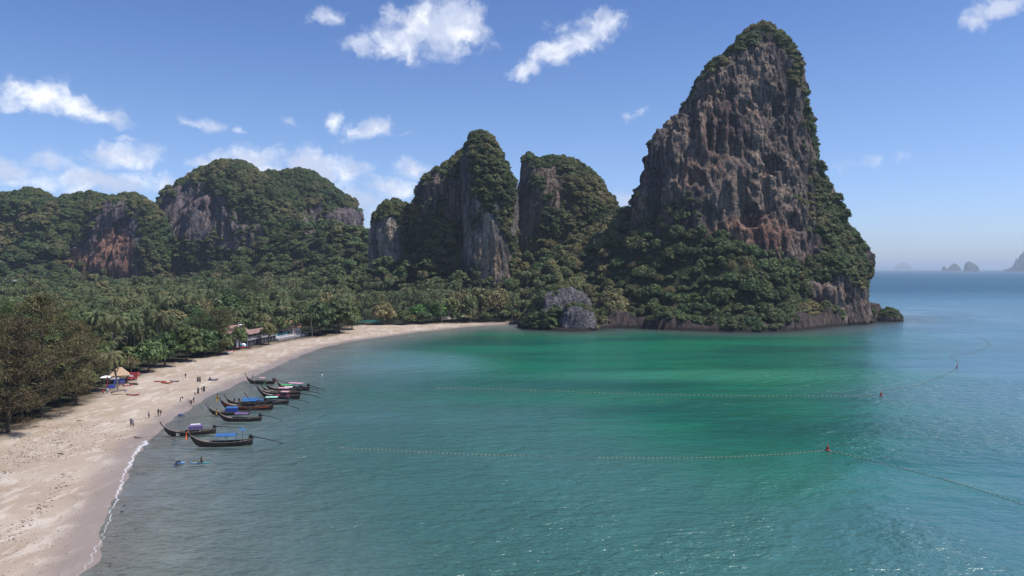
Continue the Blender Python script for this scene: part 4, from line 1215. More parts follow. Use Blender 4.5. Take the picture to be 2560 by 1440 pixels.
# ------------------------------------------------------------------ buildings at the back of the beach
M['wall'] = plain('cream_wall', (0.50, 0.46, 0.40), .85, var=.12)
M['white'] = plain('white_paint', (0.75, 0.76, 0.78), .6, var=.08)
M['dark'] = plain('dark_interior', (0.03, 0.03, 0.035), .8)
M['terracotta'] = plain('terracotta_roof', (0.30, 0.15, 0.10), .85, var=.35, scale=1.5)
M['brown_roof'] = plain('brown_roof', (0.24, 0.15, 0.13), .85, var=.3, scale=1.2)
M['thatch'] = plain('thatch', (0.42, 0.30, 0.20), .95, var=.3, scale=5)
M['grey'] = plain('grey_concrete', (0.24, 0.24, 0.26), .85, var=.2)
M['wood'] = plain('dark_wood', (0.030, 0.019, 0.014), .6, var=.4, scale=2)
M['tan_wood'] = plain('worn_wood', (0.15, 0.12, 0.10), .75, var=.35, scale=4)
M['red'] = plain('red_plastic', (0.38, 0.025, 0.03), .5, var=.15)
M['orange'] = plain('orange_cloth', (0.80, 0.13, 0.03), .7, var=.2)
M['yellow'] = plain('yellow_plastic', (0.75, 0.42, 0.05), .45, var=.1)
M['blue'] = plain('blue_tarp', (0.025, 0.115, 0.31), .55, var=.18)
M['deepblue'] = plain('deep_blue_cloth', (0.03, 0.07, 0.33), .7, var=.2)
M['navy'] = plain('navy_plastic', (0.05, 0.09, 0.15), .5, var=.2)
M['purple'] = plain('purple_tarp', (0.12, 0.085, 0.20), .6, var=.25)
M['pink'] = plain('faded_pink_tarp', (0.50, 0.28, 0.33), .7, var=.3)
M['crimson'] = plain('crimson_cloth', (0.33, 0.03, 0.07), .7, var=.25)
M['mint'] = plain('pale_mint_tarp', (0.33, 0.62, 0.55), .55, var=.1)
M['green'] = plain('green_tarp', (0.05, 0.36, 0.09), .6, var=.2)
M['black'] = plain('black_metal', (0.018, 0.017, 0.018), .45, var=.3)
M['black_cloth'] = plain('black_cloth', (0.016, 0.016, 0.02), .9, var=.3)
M['skin'] = plain('skin', (0.32, 0.18, 0.12), .6, var=.08)
M['brown_skin'] = plain('brown_skin', (0.15, 0.08, 0.05), .6, var=.08)
M['hair'] = plain('dark_hair', (0.015, 0.011, 0.010), .6)
M['aqua'] = plain('teal_netting', (0.04, 0.25, 0.24), .8)
M['lilac'] = plain('lilac_cloth', (0.42, 0.36, 0.50), .8)
M['sky_cloth'] = plain('light_blue_cloth', (0.10, 0.26, 0.42), .8)
M['glass'] = plain('window_glass', (0.03, 0.05, 0.07), .08, spec=.8)


def hip_roof(mb, x0, x1, y0, y1, z0, h, over=.7, ridge_in=.35, th=.18):
    x0 -= over; x1 += over; y0 -= over; y1 += over
    cy_ = (y0 + y1) / 2; k = (y1 - y0) / 2 * ridge_in * 2
    V = [(x0, y0, z0), (x1, y0, z0), (x1, y1, z0), (x0, y1, z0), (x0 + k, cy_, z0 + h), (x1 - k, cy_, z0 + h)]
    V += [(x, y, z0 - th) for x, y, z in V[:4]]
    return mb.add(V, [(0, 1, 5, 4), (1, 2, 5), (2, 3, 4, 5), (3, 0, 4), (0, 6, 7, 1), (1, 7, 8, 2), (2, 8, 9, 3), (3, 9, 6, 0), (6, 9, 8, 7)])


def gable_roof(mb, x0, x1, y0, y1, z0, h, over=.6, th=.18):
    """ridge along y"""
    cx = (x0 + x1) / 2; x0 -= over; x1 += over; y0 -= over; y1 += over
    V = []
    for y in (y0, y1):
        V += [(x0, y, z0), (cx, y, z0 + h), (x1, y, z0), (x1, y, z0 - th), (cx, y, z0 + h - th), (x0, y, z0 - th)]
    return mb.add(V, [(0, 1, 7, 6), (1, 2, 8, 7), (2, 3, 9, 8), (3, 4, 10, 9), (4, 5, 11, 10), (5, 0, 6, 11), (0, 5, 4, 1), (1, 4, 3, 2), (6, 7, 10, 11), (7, 8, 9, 10)])


def yaw_to(p, q):
    return math.atan2(q[1] - p[1], q[0] - p[0])


# two-storey beach restaurant: long veranda side towards the sea (local x along it, local -y faces the sea)
p0 = on_ground(619, 867); p1 = on_ground(690, 851)
L_ = math.hypot(p1[0] - p0[0], p1[1] - p0[1]); ya = yaw_to(p0, p1)
R = empty('restaurant', (p0[0], p0[1], p0[2] - .1), ya)
tag(R, 'beach restaurant with brown hip roof and long open veranda above dark lower floor', 'restaurant')
# the sea lies on local -y (clockwise of the heading)
MB().box(0, L_, .4, 7, 0, 2.7).build('lower_floor', M['dark'], R)
for i in range(9):
    MB().box(i * L_ / 8 - .12, i * L_ / 8 + .12, .05, .3, 0, 2.7).build('post', M['grey'], R)
MB().box(-.3, L_ + .3, -.2, 7, 2.7, 3.35).build('deck', M['grey'], R)
MB().box(0, L_, 4.2, 7, 3.35, 5.6).build('wall', M['navy'], R)
for i in range(7):
    MB().box(i * L_ / 6 - .08, i * L_ / 6 + .08, 0, .16, 3.35, 5.6).build('veranda_post', M['white'], R)
mb = MB(); mb.box(0, L_, 0, .06, 4.25, 4.33); mb.box(0, L_, 0, .06, 3.8, 3.86); mb.build('railing', M['white'], R)
MB().add([(-.5, -.9, 5.55), (L_ + .5, -.9, 5.55), (L_ + .5, 5.2, 6.5), (-.5, 5.2, 6.5), (-.5, -.9, 5.4), (L_ + .5, -.9, 5.4), (L_ + .5, 5.2, 6.35), (-.5, 5.2, 6.35)],
         [(0, 1, 2, 3), (7, 6, 5, 4), (0, 4, 5, 1), (1, 5, 6, 2), (2, 6, 7, 3), (3, 7, 4, 0)]).build('awning', M['brown_roof'], R)
mb = MB(); hip_roof(mb, -5, 9, 2.5, 13, 6.0, 3.2); mb.build('roof', M['brown_roof'], R)
MB().box(-4.6, 0, 2.8, 12, 0, 5.9).build('side_wall', M['grey'], R)
MB().tube([(6, 7, 8.6), (6, 7, 10)], .08).build('mast', M['white'], R)
MB().ball((8.2, 7.2, 9.0), .9, 10, 6, (1, 1, .35)).build('dish', M['white'], R)
for i in range(5):
    GONE.append((p0[0] + (p1[0] - p0[0]) * i / 4 - 5, p0[1] + (p1[1] - p0[1]) * i / 4, 8.5))
    GONE.append((p0[0] + (p1[0] - p0[0]) * i / 4 + 2, p0[1] + (p1[1] - p0[1]) * i / 4 - 6, 5))
# sunbed terrace
q0 = on_ground(694, 851); q1 = on_ground(768, 838); ya2 = yaw_to(q0, q1); L2 = math.hypot(q1[0] - q0[0], q1[1] - q0[1])
T_ = empty('terrace', (q0[0], q0[1], q0[2] - .2), ya2)
tag(T_, 'low paved terrace edged by a dark wall, with sunbeds on it', 'terrace')
MB().box(0, L2, 0, 7, 0, 1.0).build('paving', M['wall'], T_)
MB().box(-.2, L2 + .2, -.35, -.003, -.2, 1.15).build('edge_wall', M['grey'], T_)
MB().box(0, L2, 7.003, 7.2, 0, 2.0).build('back_fence', M['aqua'], T_)
bed = MB().box(0, 1.9, 0, .65, .28, .38).box(.1, .18, .05, .12, 0, .28).box(.1, .18, .53, .6, 0, .28).box(1.7, 1.78, .05, .12, 0, .28).box(1.7, 1.78, .53, .6, 0, .28)
bedm = bed.me('bed_frame', M['white'])
padm = MB().add([(0, .05, .40), (1.2, .05, .40), (1.85, .05, .85), (1.85, .6, .85), (1.2, .6, .40), (0, .6, .40), (0, .05, .5), (1.2, .05, .5), (1.8, .05, .95), (1.8, .6, .95), (1.2, .6, .5), (0, .6, .5)],
                [(0, 5, 4, 1), (1, 4, 3, 2), (6, 7, 10, 11), (7, 8, 9, 10), (0, 1, 7, 6), (1, 2, 8, 7), (5, 11, 10, 4), (4, 10, 9, 3), (0, 6, 11, 5), (2, 3, 9, 8)]).me('cushion', M['lilac'])
for i in range(9):
    s = 1.2 + i * (L2 - 3) / 8.5
    c, sn = math.cos(ya2), math.sin(ya2)
    b = empty('sunbed', (q0[0] + c * s - sn * 1.2, q0[1] + sn * s + c * 1.2, q0[2] - .2 + 1.0), ya2 + 1.2)
    tag(b, 'white sunbed in the row on the terrace right of the restaurant', 'sunbed', 'sunbeds in a row on the terrace')
    link('bed_frame', bedm, b); link('cushion', padm, b)
for i in range(4):
    GONE.append((q0[0] + (q1[0] - q0[0]) * i / 3 - 3, q0[1] + (q1[1] - q0[1]) * i / 3, 7))


def house(px, py, w, dpt, h, rh, yaw, label, roofm, wallm, gable=False, name='house', z=None):
    x, y, zz = on_ground(px, py)
    H = empty(name, (x, y, zz - .2), yaw); tag(H, label, 'house')
    MB().box(0, w, 0, dpt, 0, h).build('wall', wallm, H)
    mb = MB()
    (gable_roof if gable else hip_roof)(mb, 0, w, 0, dpt, h, rh); mb.build('roof', roofm, H)
    n = max(2, int(w / 3))
    for i in range(n):
        a = (i + .5) * w / n
        f = MB().box(a - .6, a + .6, -.06, .02, 1.0, 2.3).build('window', M['white'], H)
        MB().box(a - .5, a + .5, -.09, -.062, 1.1, 2.2).build('pane', M['glass'], f)
    MB().box(w - 1.0, w - .1, -.05, .02, 0, 2.1).build('door', M['wood'], H)
    GONE.append((x, y + dpt / 2, max(w, dpt) * .75)); GONE.append((x, y - 5, w * .5))
    return H


H = house(694, 838, 11, 9, 4.2, 3.2, 0.15, 'terracotta-roofed house behind the sunbed terrace', M['terracotta'], M['wall'])
# its gabled porch facing the beach
mb = MB(); gable_roof(mb, 3, 8, -3.2, 2, 3.5, 1.7, .4); mb.build('porch_roof', M['grey'], H)
for a in (3.1, 7.9):
    MB().tube([(a, -3, 0), (a, -3, 3.4)], .12).build('porch_post', M['white'], H)
house(398, 845, 9, 8, 5.5, 3.2, .2, 'house with reddish roof showing above the trees left of the casuarinas', M['terracotta'], M['wall'])
house(300, 893, 9, 7, 3.4, 2.6, .1, 'low house with pale pinkish roof behind the beach stall trees', M['thatch'], M['white'])
house(640, 826, 5, 5, 4.5, 2.0, .1, 'small tan-roofed hut between the restaurant and the terracotta house', M['thatch'], M['wall'], name='hut')
x, z = W(14, 700, 720)
V_ = empty('villa', (x - 4, 720, 8), .1); tag(V_, 'white multi-storey building showing at the far left edge above the palms', 'building')
MB().box(0, 9, 0, 8, -4, 16).build('wall', M['white'], V_)
mb = MB(); hip_roof(mb, 0, 9, 0, 8, 16, 2.0); mb.build('roof', M['grey'], V_)
wm = MB().box(-.7, .7, -.08, .02, 0, 1.6).me('window', M['glass'])
for fl in range(5):
    for k in range(3):
        link('window', wm, V_, loc=(1.6 + k * 2.9, 0, -2.5 + fl * 3.6))
GONE.append((x, 718, 9)); GONE.append((x, 690, 7)); GONE.append((x - 3, 655, 6)); GONE.append((x + 6, 620, 5))

# low garden wall and the green netting at the far end
a0 = on_ground(1104, 801); a1 = on_ground(1292, 800)
Wl = empty('garden_wall', (a0[0], a0[1], a0[2] - .3), yaw_to(a0, a1)); LW = math.hypot(a1[0] - a0[0], a1[1] - a0[1])
tag(Wl, 'long low pale wall under the trees at the far end of the beach', 'wall')
MB().box(0, LW, 0, .25, 0, 2.1).build('wall_body', M['wall'], Wl)
MB().box(-.1, LW + .1, -.07, .32, 2.1, 2.25).build('coping', M['grey'], Wl)
a0 = on_ground(888, 807); a1 = on_ground(946, 806)
Fn = empty('net_fence', (a0[0], a0[1], a0[2] - .2), yaw_to(a0, a1)); LF = math.hypot(a1[0] - a0[0], a1[1] - a0[1])
tag(Fn, 'teal netting fence at the back of the far sand left of the reddish tree', 'fence')
MB().box(0, LF, 0, .05, .3, 1.7).build('netting', M['aqua'], Fn)
for i in range(8):
    MB().box(i * LF / 7 - .06, i * LF / 7 + .06, -.07, -.003, 0, 1.9).build('post', M['tan_wood'], Fn)
a0 = on_ground(905, 809)
o = MB().tube([(0, 0, .25), (8, .5, .3), (14, .4, .25)], [.3, .35, .2], 8).build('log', M['tan_wood'], loc=(a0[0], a0[1] - 1, a0[2])); tag(o, 'long pale log lying in front of the teal netting', 'log')

# beach stall
x, y, z = on_ground(299, 958)
S_ = empty('beach_stall', (x, y, z), .45); tag(S_, 'thatched beach stall with awnings, under the drooping palm', 'stall')
mb = MB(); hip_roof(mb, -2.2, 2.2, -1.6, 2.2, 2.5, 2.2, .5, .45); mb.build('roof', M['thatch'], S_)
for sx_ in (-2, 2):
    for sy_ in (-1.4, 2): MB().tube([(sx_, sy_, 0), (sx_, sy_, 2.5)], .09).build('post', M['wood'], S_)
MB().box(-2, 2, .8, 2, 0, 1.1).build('counter', M['tan_wood'], S_)
MB().add([(2.0, -1.9, 2.2), (3.7, -1.6, 1.9), (3.6, .9, 2.0), (2.0, .9, 2.4), (2.0, -1.9, 2.12), (3.7, -1.6, 1.82), (3.6, .9, 1.92), (2.0, .9, 2.32)],
         [(0, 1, 2, 3), (7, 6, 5, 4), (0, 4, 5, 1), (1, 5, 6, 2), (2, 6, 7, 3), (3, 7, 4, 0)]).build('awning', M['grey'], S_)
MB().box(-1.6, 1.4, -1.75, -1.6, .2, 1.5).build('front_panel', M['deepblue'], S_)
GONE.append((x, y, 5.5)); GONE.append((x - 2, y - 7, 4))


def awning(px, py, w, d, h, mat, label, yaw=.3):
    x, y, z = on_ground(px, py)
    A = empty('awning_stand', (x, y, z), yaw); tag(A, label, 'awning')
    MB().add([(-w / 2, -d / 2, h - .25), (w / 2, -d / 2, h - .25), (w / 2, d / 2, h), (-w / 2, d / 2, h), (0, 0, h + .3)], [(0, 1, 4), (1, 2, 4), (2, 3, 4), (3, 0, 4), (3, 2, 1, 0)]).build('canopy', mat, A)
    for a in (-1, 1):
        for b in (-1, 1): MB().tube([(a * w * .47, b * d * .45, 0), (a * w * .47, b * d * .45, h - .15)], .05).build('post', M['wood'], A)
    GONE.append((x, y, 3.5))


awning(264, 968, 2.6, 2.2, 3.0, M['white'], 'small white-topped awning left of the thatched stall', .2)
awning(287, 966, 2.4, 2.0, 2.4, M['grey'], 'grey canvas awning between the white awning and the thatched stall', .5)


def banner(px, py, w, h, mat, label, yaw):
    x, y, z = on_ground(px, py)
    B_ = empty('banner', (x, y, z), yaw); tag(B_, label, 'banner')
    MB().box(-w / 2, w / 2, -.03, .03, .1, h).build('cloth', mat, B_)
    for a in (-1, 1): MB().tube([(a * w / 2, 0, 0), (a * w / 2, 0, h + .1)], .04).build('pole', M['wood'], B_)


banner(279, 972, 1.9, 1.2, M['deepblue'], 'blue banner standing on the sand left of the thatched stall', .5)
banner(306, 962, 1.6, 1.0, M['purple'], 'purplish blue banner in front of the thatched stall', .4)
x, y, z = on_ground(268, 976)
o = MB().tube([(0, 0, 0), (.05, 0, 3.8)], .17, 8).build('painted_post', M['crimson'], loc=(x, y, z)); tag(o, 'dark red post beside the blue banner', 'post')

# ------------------------------------------------------------------ kayaks, boards and odds and ends on the sand


def kayak_parts(L=3.6, w=.75, h=.33, rocker=.14):
    V = []; Fs = []; n = 12
    for i in range(n + 1):
        t = i / n * 2 - 1; hw = w / 2 * max(.04, (1 - abs(t) ** 2.4)); zz = rocker * t * t * 1.6
        x = t * L / 2
        V += [(x, 0, zz), (x, -hw * .8, zz + h * .35), (x, -hw, zz + h * .8), (x, 0, zz + h * (1.0 + .12 * (1 - t * t))), (x, hw, zz + h * .8), (x, hw * .8, zz + h * .35)]
    for i in range(n):
        for j in range(6):
            a = i * 6 + j; b = i * 6 + (j + 1) % 6
            Fs.append((a, b, b + 6, a + 6))
    Fs += [tuple(range(6))[::-1], tuple(range(n * 6, n * 6 + 6))]
    seat = []
    for c in (-.55, .65):
        Vs = [(c + .42 * math.cos(a), .24 * math.sin(a), h * 1.13 + .02) for a in [k * math.pi / 4 for k in range(8)]]
        Vs += [(v[0], v[1], v[2] - .1) for v in Vs]
        seat.append((Vs, [tuple(range(8))] + [(k, k + 8, (k + 1) % 8 + 8, (k + 1) % 8) for k in range(8)]))
    return V, Fs, seat


KV, KF, KS = kayak_parts()


def kayak(px, py, mat, seatm, label, yaw, L=1.0, z0=0.0, pitch=0.0, name='kayak', at=None):
    x, y, z = at if at else on_ground(px, py)
    K = empty(name, (x, y, z + z0), yaw); K.rotation_euler = (0, pitch, yaw); K.scale = (L, 1, 1)
    tag(K, label, 'kayak')
    link('hull', mesh('hull', KV, KF, [mat], True), K)
    for Vs, Fs in KS:
        MB().add(Vs, Fs).build('seat', seatm, K)
    return K


kayak(401, 956.5, M['red'], M['black'], 'plain red kayak on the open sand, left one of the group of three', .04)
kayak(417, 958.5, M['red'], M['yellow'], 'red kayak with yellow seats, nearest of the group of three on the sand', -.02, 1.05)
kayak(436, 955, M['navy'], M['grey'], 'dark blue-grey kayak, right one of the group of three on the sand', -.18, .9)
kayak(332, 989, M['crimson'], M['grey'], 'long dark red kayak lying alone on the sand right of the grey board', 0.0, 1.0)
kayak(318, 966, M['red'], M['white'], 'red kayak with white seats in front of the stall', .3, .75)
for i in range(5):
    x, y, z = on_ground(329 + i * 1.5, 952 - i * .5)
    kayak(0, 0, M['red'], M['crimson'], ['lowest red kayak on the rack right of the stall', 'second red kayak from the bottom of the rack right of the stall', 'middle red kayak on the rack right of the stall',
          'second red kayak from the top of the rack right of the stall', 'topmost red kayak on the rack right of the stall'][i], .35, .9, at=(x, y, z + .35 + i * .38))
x, y, z = on_ground(331, 952)
Rk = empty('kayak_rack', (x, y, z), .35); tag(Rk, 'wooden rack holding the red kayaks right of the stall', 'rack')
for a in (-1.1, 1.1):
    for b in (-.5, .5): MB().tube([(a, b, 0), (a, b, 2.3)], .05).build('post', M['wood'], Rk)
    for i in range(5): MB().box(a - .04, a + .04, -.5, .5, .27 + i * .38, .33 + i * .38).build('rail', M['wood'], Rk)
x, y, z = on_ground(324, 962)
o = MB().box(-1.2, 1.2, -.5, .5, 0, .35).box(-1.0, 1.0, -.4, .4, .35, .6).build('supply_crate', M['tan_wood'], loc=(x + 1.2, y, z)); tag(o, 'low wooden crate on the sand in front of the kayak rack', 'crate')
# piles by the restaurant
kayak(578, 880, M['red'], M['crimson'], 'red kayak at the sand edge under the trees, left of the kayak pile', .9, 1.0)
kayak(572, 882, M['white'], M['grey'], 'white kayak beside the red one at the sand edge under the trees', .7, .9)
for i, (dx, dz, ya_, lab) in enumerate([(0, 0, -.5, 'bottom red kayak of the pile in front of the restaurant'), (6, .28, -.45, 'upper red kayak sliding off the pile in front of the restaurant'),
                                       (14, 0, -.55, 'red kayak at the right end of the pile in front of the restaurant'), (-8, .1, .4, 'red kayak left of the blue and white tarp')]):
    kayak(606 + dx, 871, M['red'], M['crimson'], lab, ya_, 1.1, dz)
x, y, z = on_ground(606, 869)
B_ = empty('tarp_pile', (x, y, z), .2); tag(B_, 'heap under a blue and white tarpaulin behind the red kayak pile', 'tarpaulin')
mb = MB(); mb.ball((0, 1.5, .5), 1.35, 12, 8, (1.15, .8, .95)); mb.build('cover', M['sky_cloth'], B_, True)
mb = MB(); mb.ball((.3, 1.2, .9), 1.0, 12, 8, (1, .8, .98)); mb.build('top_sheet', M['white'], B_, True)
# grey upturned longboards near the beach front
x, y, z = on_ground(298, 987)
o = empty('grey_dinghy', (x, y, z), .62); tag(o, 'grey upturned dinghy resting on the sand below the stall', 'dinghy')
h_ = link('hull', mesh('hull', [(a * 1.15, b * 1.7, (.95 - c) * 1.35) for a, b, c in KV], [f[::-1] for f in KF], [M['tan_wood']], True), o); h_.rotation_euler = (0, -.1, 0); h_.location = (0, 0, .1)
MB().box(1.35, 1.85, -.3, .3, .55, 1.05).build('bow_cover', M['lilac'], o)
x, y, z = on_ground(534, 951)
o = empty('catamaran_raft', (x, y, z), -.03); tag(o, 'narrow two-hulled raft on the sand near the dark-robed group', 'raft')
for s in (-.5, .55):
    h_ = link('float', mesh('float', [(a * .85, b * .45 + s, c) for a, b, c in KV], KF, [M['navy'] if s < 0 else M['grey']], True), o)
MB().box(-1.2, -.9, -.55, .6, .35, .5).box(.7, .9, -.55, .6, .35, .45).build('crossbeam', M['black'], o)
MB().box(-1.5, -1.2, .3, .6, .3, 1.0).build('motor', M['black'], o)


def sticks(px, py, label, L, yaw):
    x, y, z = on_ground(px, py)
    mb = MB(); mb.tube([(-L / 2, 0, .05), (-L * .1, .12, .14), (L / 2, -.05, .07)], [.05, .09, .03], 6)
    mb.tube([(-L * .1, .12, .12), (L * .12, .5, .22)], [.05, .02], 5)
    o = mb.build('driftwood', M['wood'], loc=(x, y, z), rot=(0, 0, yaw)); tag(o, label, 'driftwood', 'driftwood on the sand')


sticks(346, 1096, 'dark driftwood branch on the sand level with the nearest boats', 1.6, .2)
sticks(338, 1094, 'short dark stick just left of the driftwood branch', .8, -.3)
sticks(197, 1053, 'dark driftwood clump in the weed line below the tall casuarina', 1.6, .5)
sticks(125, 1048, 'driftwood lump right at the foot of the tall casuarina', 1.4, 0)
sticks(152, 1136, 'curved thin stick on the lower left sand', 2.2, -.5)
sticks(178, 1114, 'small dark stick above the curved one on the lower left sand', .6, .4)
sticks(302, 1282, 'dark waterlogged stick in the shallows at lower left', 1.1, -1.0)
sticks(308, 1266, 'second waterlogged stick in the shallows at lower left, farther out', .9, -1.2)

# dark weed and litter washed up in lines, far too many bits to count
def weed():
    r = np.random.default_rng(5); V = []; Fs = []
    lines = [[(-20, 1150), (60, 1110), (140, 1090), (230, 1062), (330, 1050)], [(-20, 1128), (50, 1104), (110, 1080), (160, 1066), (260, 1040)],
             [(0, 1180), (30, 1160), (60, 1130), (110, 1100), (170, 1088)], [(30, 1092), (90, 1078), (150, 1072), (240, 1070), (300, 1075)],
             [(0, 1325), (60, 1280), (110, 1240), (150, 1190), (182, 1156)], [(60, 1130), (130, 1122), (200, 1100), (250, 1094)], [(100, 1060), (160, 1050), (250, 1048), (350, 1030)]]
    pts = []
    for ln in lines:
        P = np.array(ln, float)
        for _ in range(230):
            t = r.uniform(0, len(P) - 1.001); i = int(t); p = P[i] * (1 - t + i) + P[i + 1] * (t - i)
            pts.append((p[0] + r.normal() * 14, p[1] + r.normal() * 5.5, r.uniform(.03, .125)))
    for _ in range(1300):
        px = r.uniform(0, 420); py = r.uniform(1030, 1440)
        pts.append((px, py, r.uniform(.02, .075)))
    for _ in range(900):
        px = r.uniform(300, 1100); py = r.uniform(815, 1000); pts.append((px, py, r.uniform(.03, .12)))
    P = np.array(pts); Y = (CAM_H - 2.0) * F / (P[:, 1] - 672); X = (P[:, 0] - 1280) * Y / F
    d = shore_dist(X, Y); b = back_dist(X, Y); ok = (d > 2.5) & (b < 2); X, Y, S = X[ok], Y[ok], P[ok, 2]; Z = ground_z(X, Y)
    k = 0
    for x, y, z, s in zip(X, Y, Z, S):
        a = r.uniform(0, 6.28); el = r.uniform(1, 2.6)
        for j in range(5):
            an = a + j * 1.2566; q = s * r.uniform(.6, 1.2)
            V.append((x + math.cos(an) * q * el, y + math.sin(an) * q, z + .005))
        V.append((x, y, z + .02 + s * .5))
        Fs += [(k + j, k + (j + 1) % 5, k + 5) for j in range(5)]; k += 6
    M['weed'] = plain('dried_weed', (0.085, 0.055, 0.04), .95, var=.5)
    o = link('beach_litter', mesh('beach_litter', np.array(V), Fs, [M['weed']])); tag(o, 'dark weed and litter washed up in lines across the sand', 'seaweed', kind='stuff')


weed()

# white edge of foam along the waterline
def foam():
    r = np.random.default_rng(8); V = []; Fs = []; k = 0
    m, T = new_mat('foam')
    pos = T.n('ShaderNodeNewGeometry').outputs['Position']
    nz = T.noise(pos, 2.2, 5, .7, .8)
    edge = T.n('ShaderNodeAttribute', attribute_name='edge').outputs['Fac']
    a = T.m('MULTIPLY', T.step(T.m('ADD', nz, T.m('MULTIPLY', edge, .26)), .50, .68), .62)
    d = T.n('ShaderNodeBsdfPrincipled', {'Base Color': (0.78, 0.80, 0.84, 1), 'Roughness': .6}).outputs[0]
    tr = T.n('ShaderNodeBsdfTransparent').outputs[0]
    finish(T, T.n('ShaderNodeMixShader', {0: a, 1: tr, 2: d}).outputs[0])
    P = smooth_poly(BEACH[:14] , 3)[:-60]
    P = np.array([(p[0], p[1]) for p in P if 70 < p[1] < 300])
    P = P[np.argsort(P[:, 1])]
    s = np.r_[0, np.cumsum(np.hypot(*np.diff(P, axis=0).T))]
    q = np.arange(0, s[-1], .45)
    X = np.interp(q, s, P[:, 0]); Y = np.interp(q, s, P[:, 1])
    tx, ty = np.gradient(X), np.gradient(Y); l = np.hypot(tx, ty); nx, ny = -ty / l, tx / l    # towards the land
    w = np.interp(Y, [80, 112, 118, 135, 150, 160, 172, 180, 200, 300], [.10, .12, .14, .4, .5, 1.2, 1.2, .4, .03, .03]) * (1 + .6 * fbm(q / 4, 0, 0, 3, 3))
    off = .55 * fbm(q / 9, 3, 0, 3, 4) + .3 * fbm(q / 1.3, 7, 0, 2, 5)
    E = []
    for j, f in enumerate((-.35, -.2, .1, .5, .8, 1.0)):
        dd = off + w * f
        x = X + nx * dd; y = Y + ny * dd; z = np.maximum(ground_z(x, y), 0.0) + .035
        V.append(np.stack([x, y, z], 1)); E.append(np.full(len(q), (-.6, 1.0, .7, .15, -.15, -.7)[j]))
    n = len(q); V = np.concatenate(V); E = np.concatenate(E)
    i = np.arange(6 * n).reshape(6, n)
    Q = np.stack([i[:-1, :-1].ravel(), i[:-1, 1:].ravel(), i[1:, 1:].ravel(), i[1:, :-1].ravel()], 1)
    o = link('foam', mesh('foam', V, Q, [m], True, {'edge': E})); tag(o, 'thin white foam line where small waves meet the sand', 'foam', kind='stuff')


foam()

# ------------------------------------------------------------------ longtail boats
ST = [  # x, half beam, gunwale z, keel z
    (-.25, .42, 1.12, .10), (0.3, .62, 1.0, -.18), (1.5, .84, .86, -.25), (3.2, .98, .76, -.28), (5.0, 1.02, .74, -.28), (6.8, .92, .82, -.26), (8.2, .70, 1.0, -.18),
    (9.2, .45, 1.25, -.02), (9.9, .24, 1.55, .35), (10.4, .12, 1.85, .95), (10.8, .075, 2.15, 1.6)]


def hull_mesh(mat):
    V = []; Fs = []
    for x, b, zg, zk in ST:
        zi = max(zk + .12, min(.12, zg - .3)) if zg - zk > .6 else zg - .04
        sec = [(0, zk), (b * .62, zk + .14 * (zg - zk)), (b * .90, zk + .55 * (zg - zk)), (b, zg), (max(b - .09, .01), zg), (max(b * .62 - .05, .005), zi)]
        ring = [(x, y, z) for y, z in sec] + [(x, -y, z) for y, z in sec[:0:-1]]
        V += ring
    n = 11
    for i in range(len(ST) - 1):
        for j in range(n):
            a = i * n + j; b = i * n + (j + 1) % n
            Fs.append((a, b, b + n, a + n))
    Fs += [tuple(range(n)), tuple(range((len(ST) - 1) * n, len(ST) * n))[::-1]]
    return mesh('hull', V, Fs, [mat], False)


BOAT = {'hull': hull_mesh(M['wood'])}
mb = MB()
for s in (-1, 1):
    mb.tube([(x, s * b, zg + .03) for x, b, zg, zk in ST], [.055] * len(ST), 5)
BOAT['gunwale'] = mb.me('gunwale', M['tan_wood'])
mb = MB().tube([(10.3, 0, 1.5), (10.9, 0, 2.2), (11.35, 0, 2.85), (11.62, 0, 3.35)], [.13, .12, .11, .13], 7); BOAT['prow'] = mb.me('prow', M['wood'])
mb = MB().add([(7.5, -.80, .93), (9.2, -.42, 1.24), (10.3, -.1, 1.78), (10.3, .1, 1.78), (9.2, .42, 1.24), (7.5, .80, .93), (7.5, -.8, .88), (7.5, .8, .88)], [(0, 1, 4, 5), (1, 2, 3, 4), (0, 5, 7, 6)])
BOAT['foredeck'] = mb.me('foredeck', M['tan_wood'])
BOAT['floor_boards'] = MB().box(.5, 7.6, -.62, .62, .02, .12).me('floor_boards', M['tan_wood'])
BOAT['bench'] = MB().box(-.16, .16, -.86, .86, .48, .55).me('bench', M['tan_wood'])
BOAT['stern_deck'] = MB().box(-.1, 1.3, -.55, .55, .78, .84).me('stern_deck', M['tan_wood'])
mb = MB().box(-.4, .45, -.26, .26, 1.3, 1.72).box(-.1, .25, -.3, .3, 1.72, 1.95).tube([(.1, 0, .8), (.1, 0, 1.35)], .08).tube([(.3, .2, 1.9), (.75, .25, 2.1)], .05)
mb.ball((-.35, 0, 1.55), .3, 8, 6); BOAT['engine'] = mb.me('engine', M['black'])
BOAT['post'] = MB().tube([(0, 0, .7), (0, 0, 2.05)], .035, 5).me('post', M['tan_wood'])


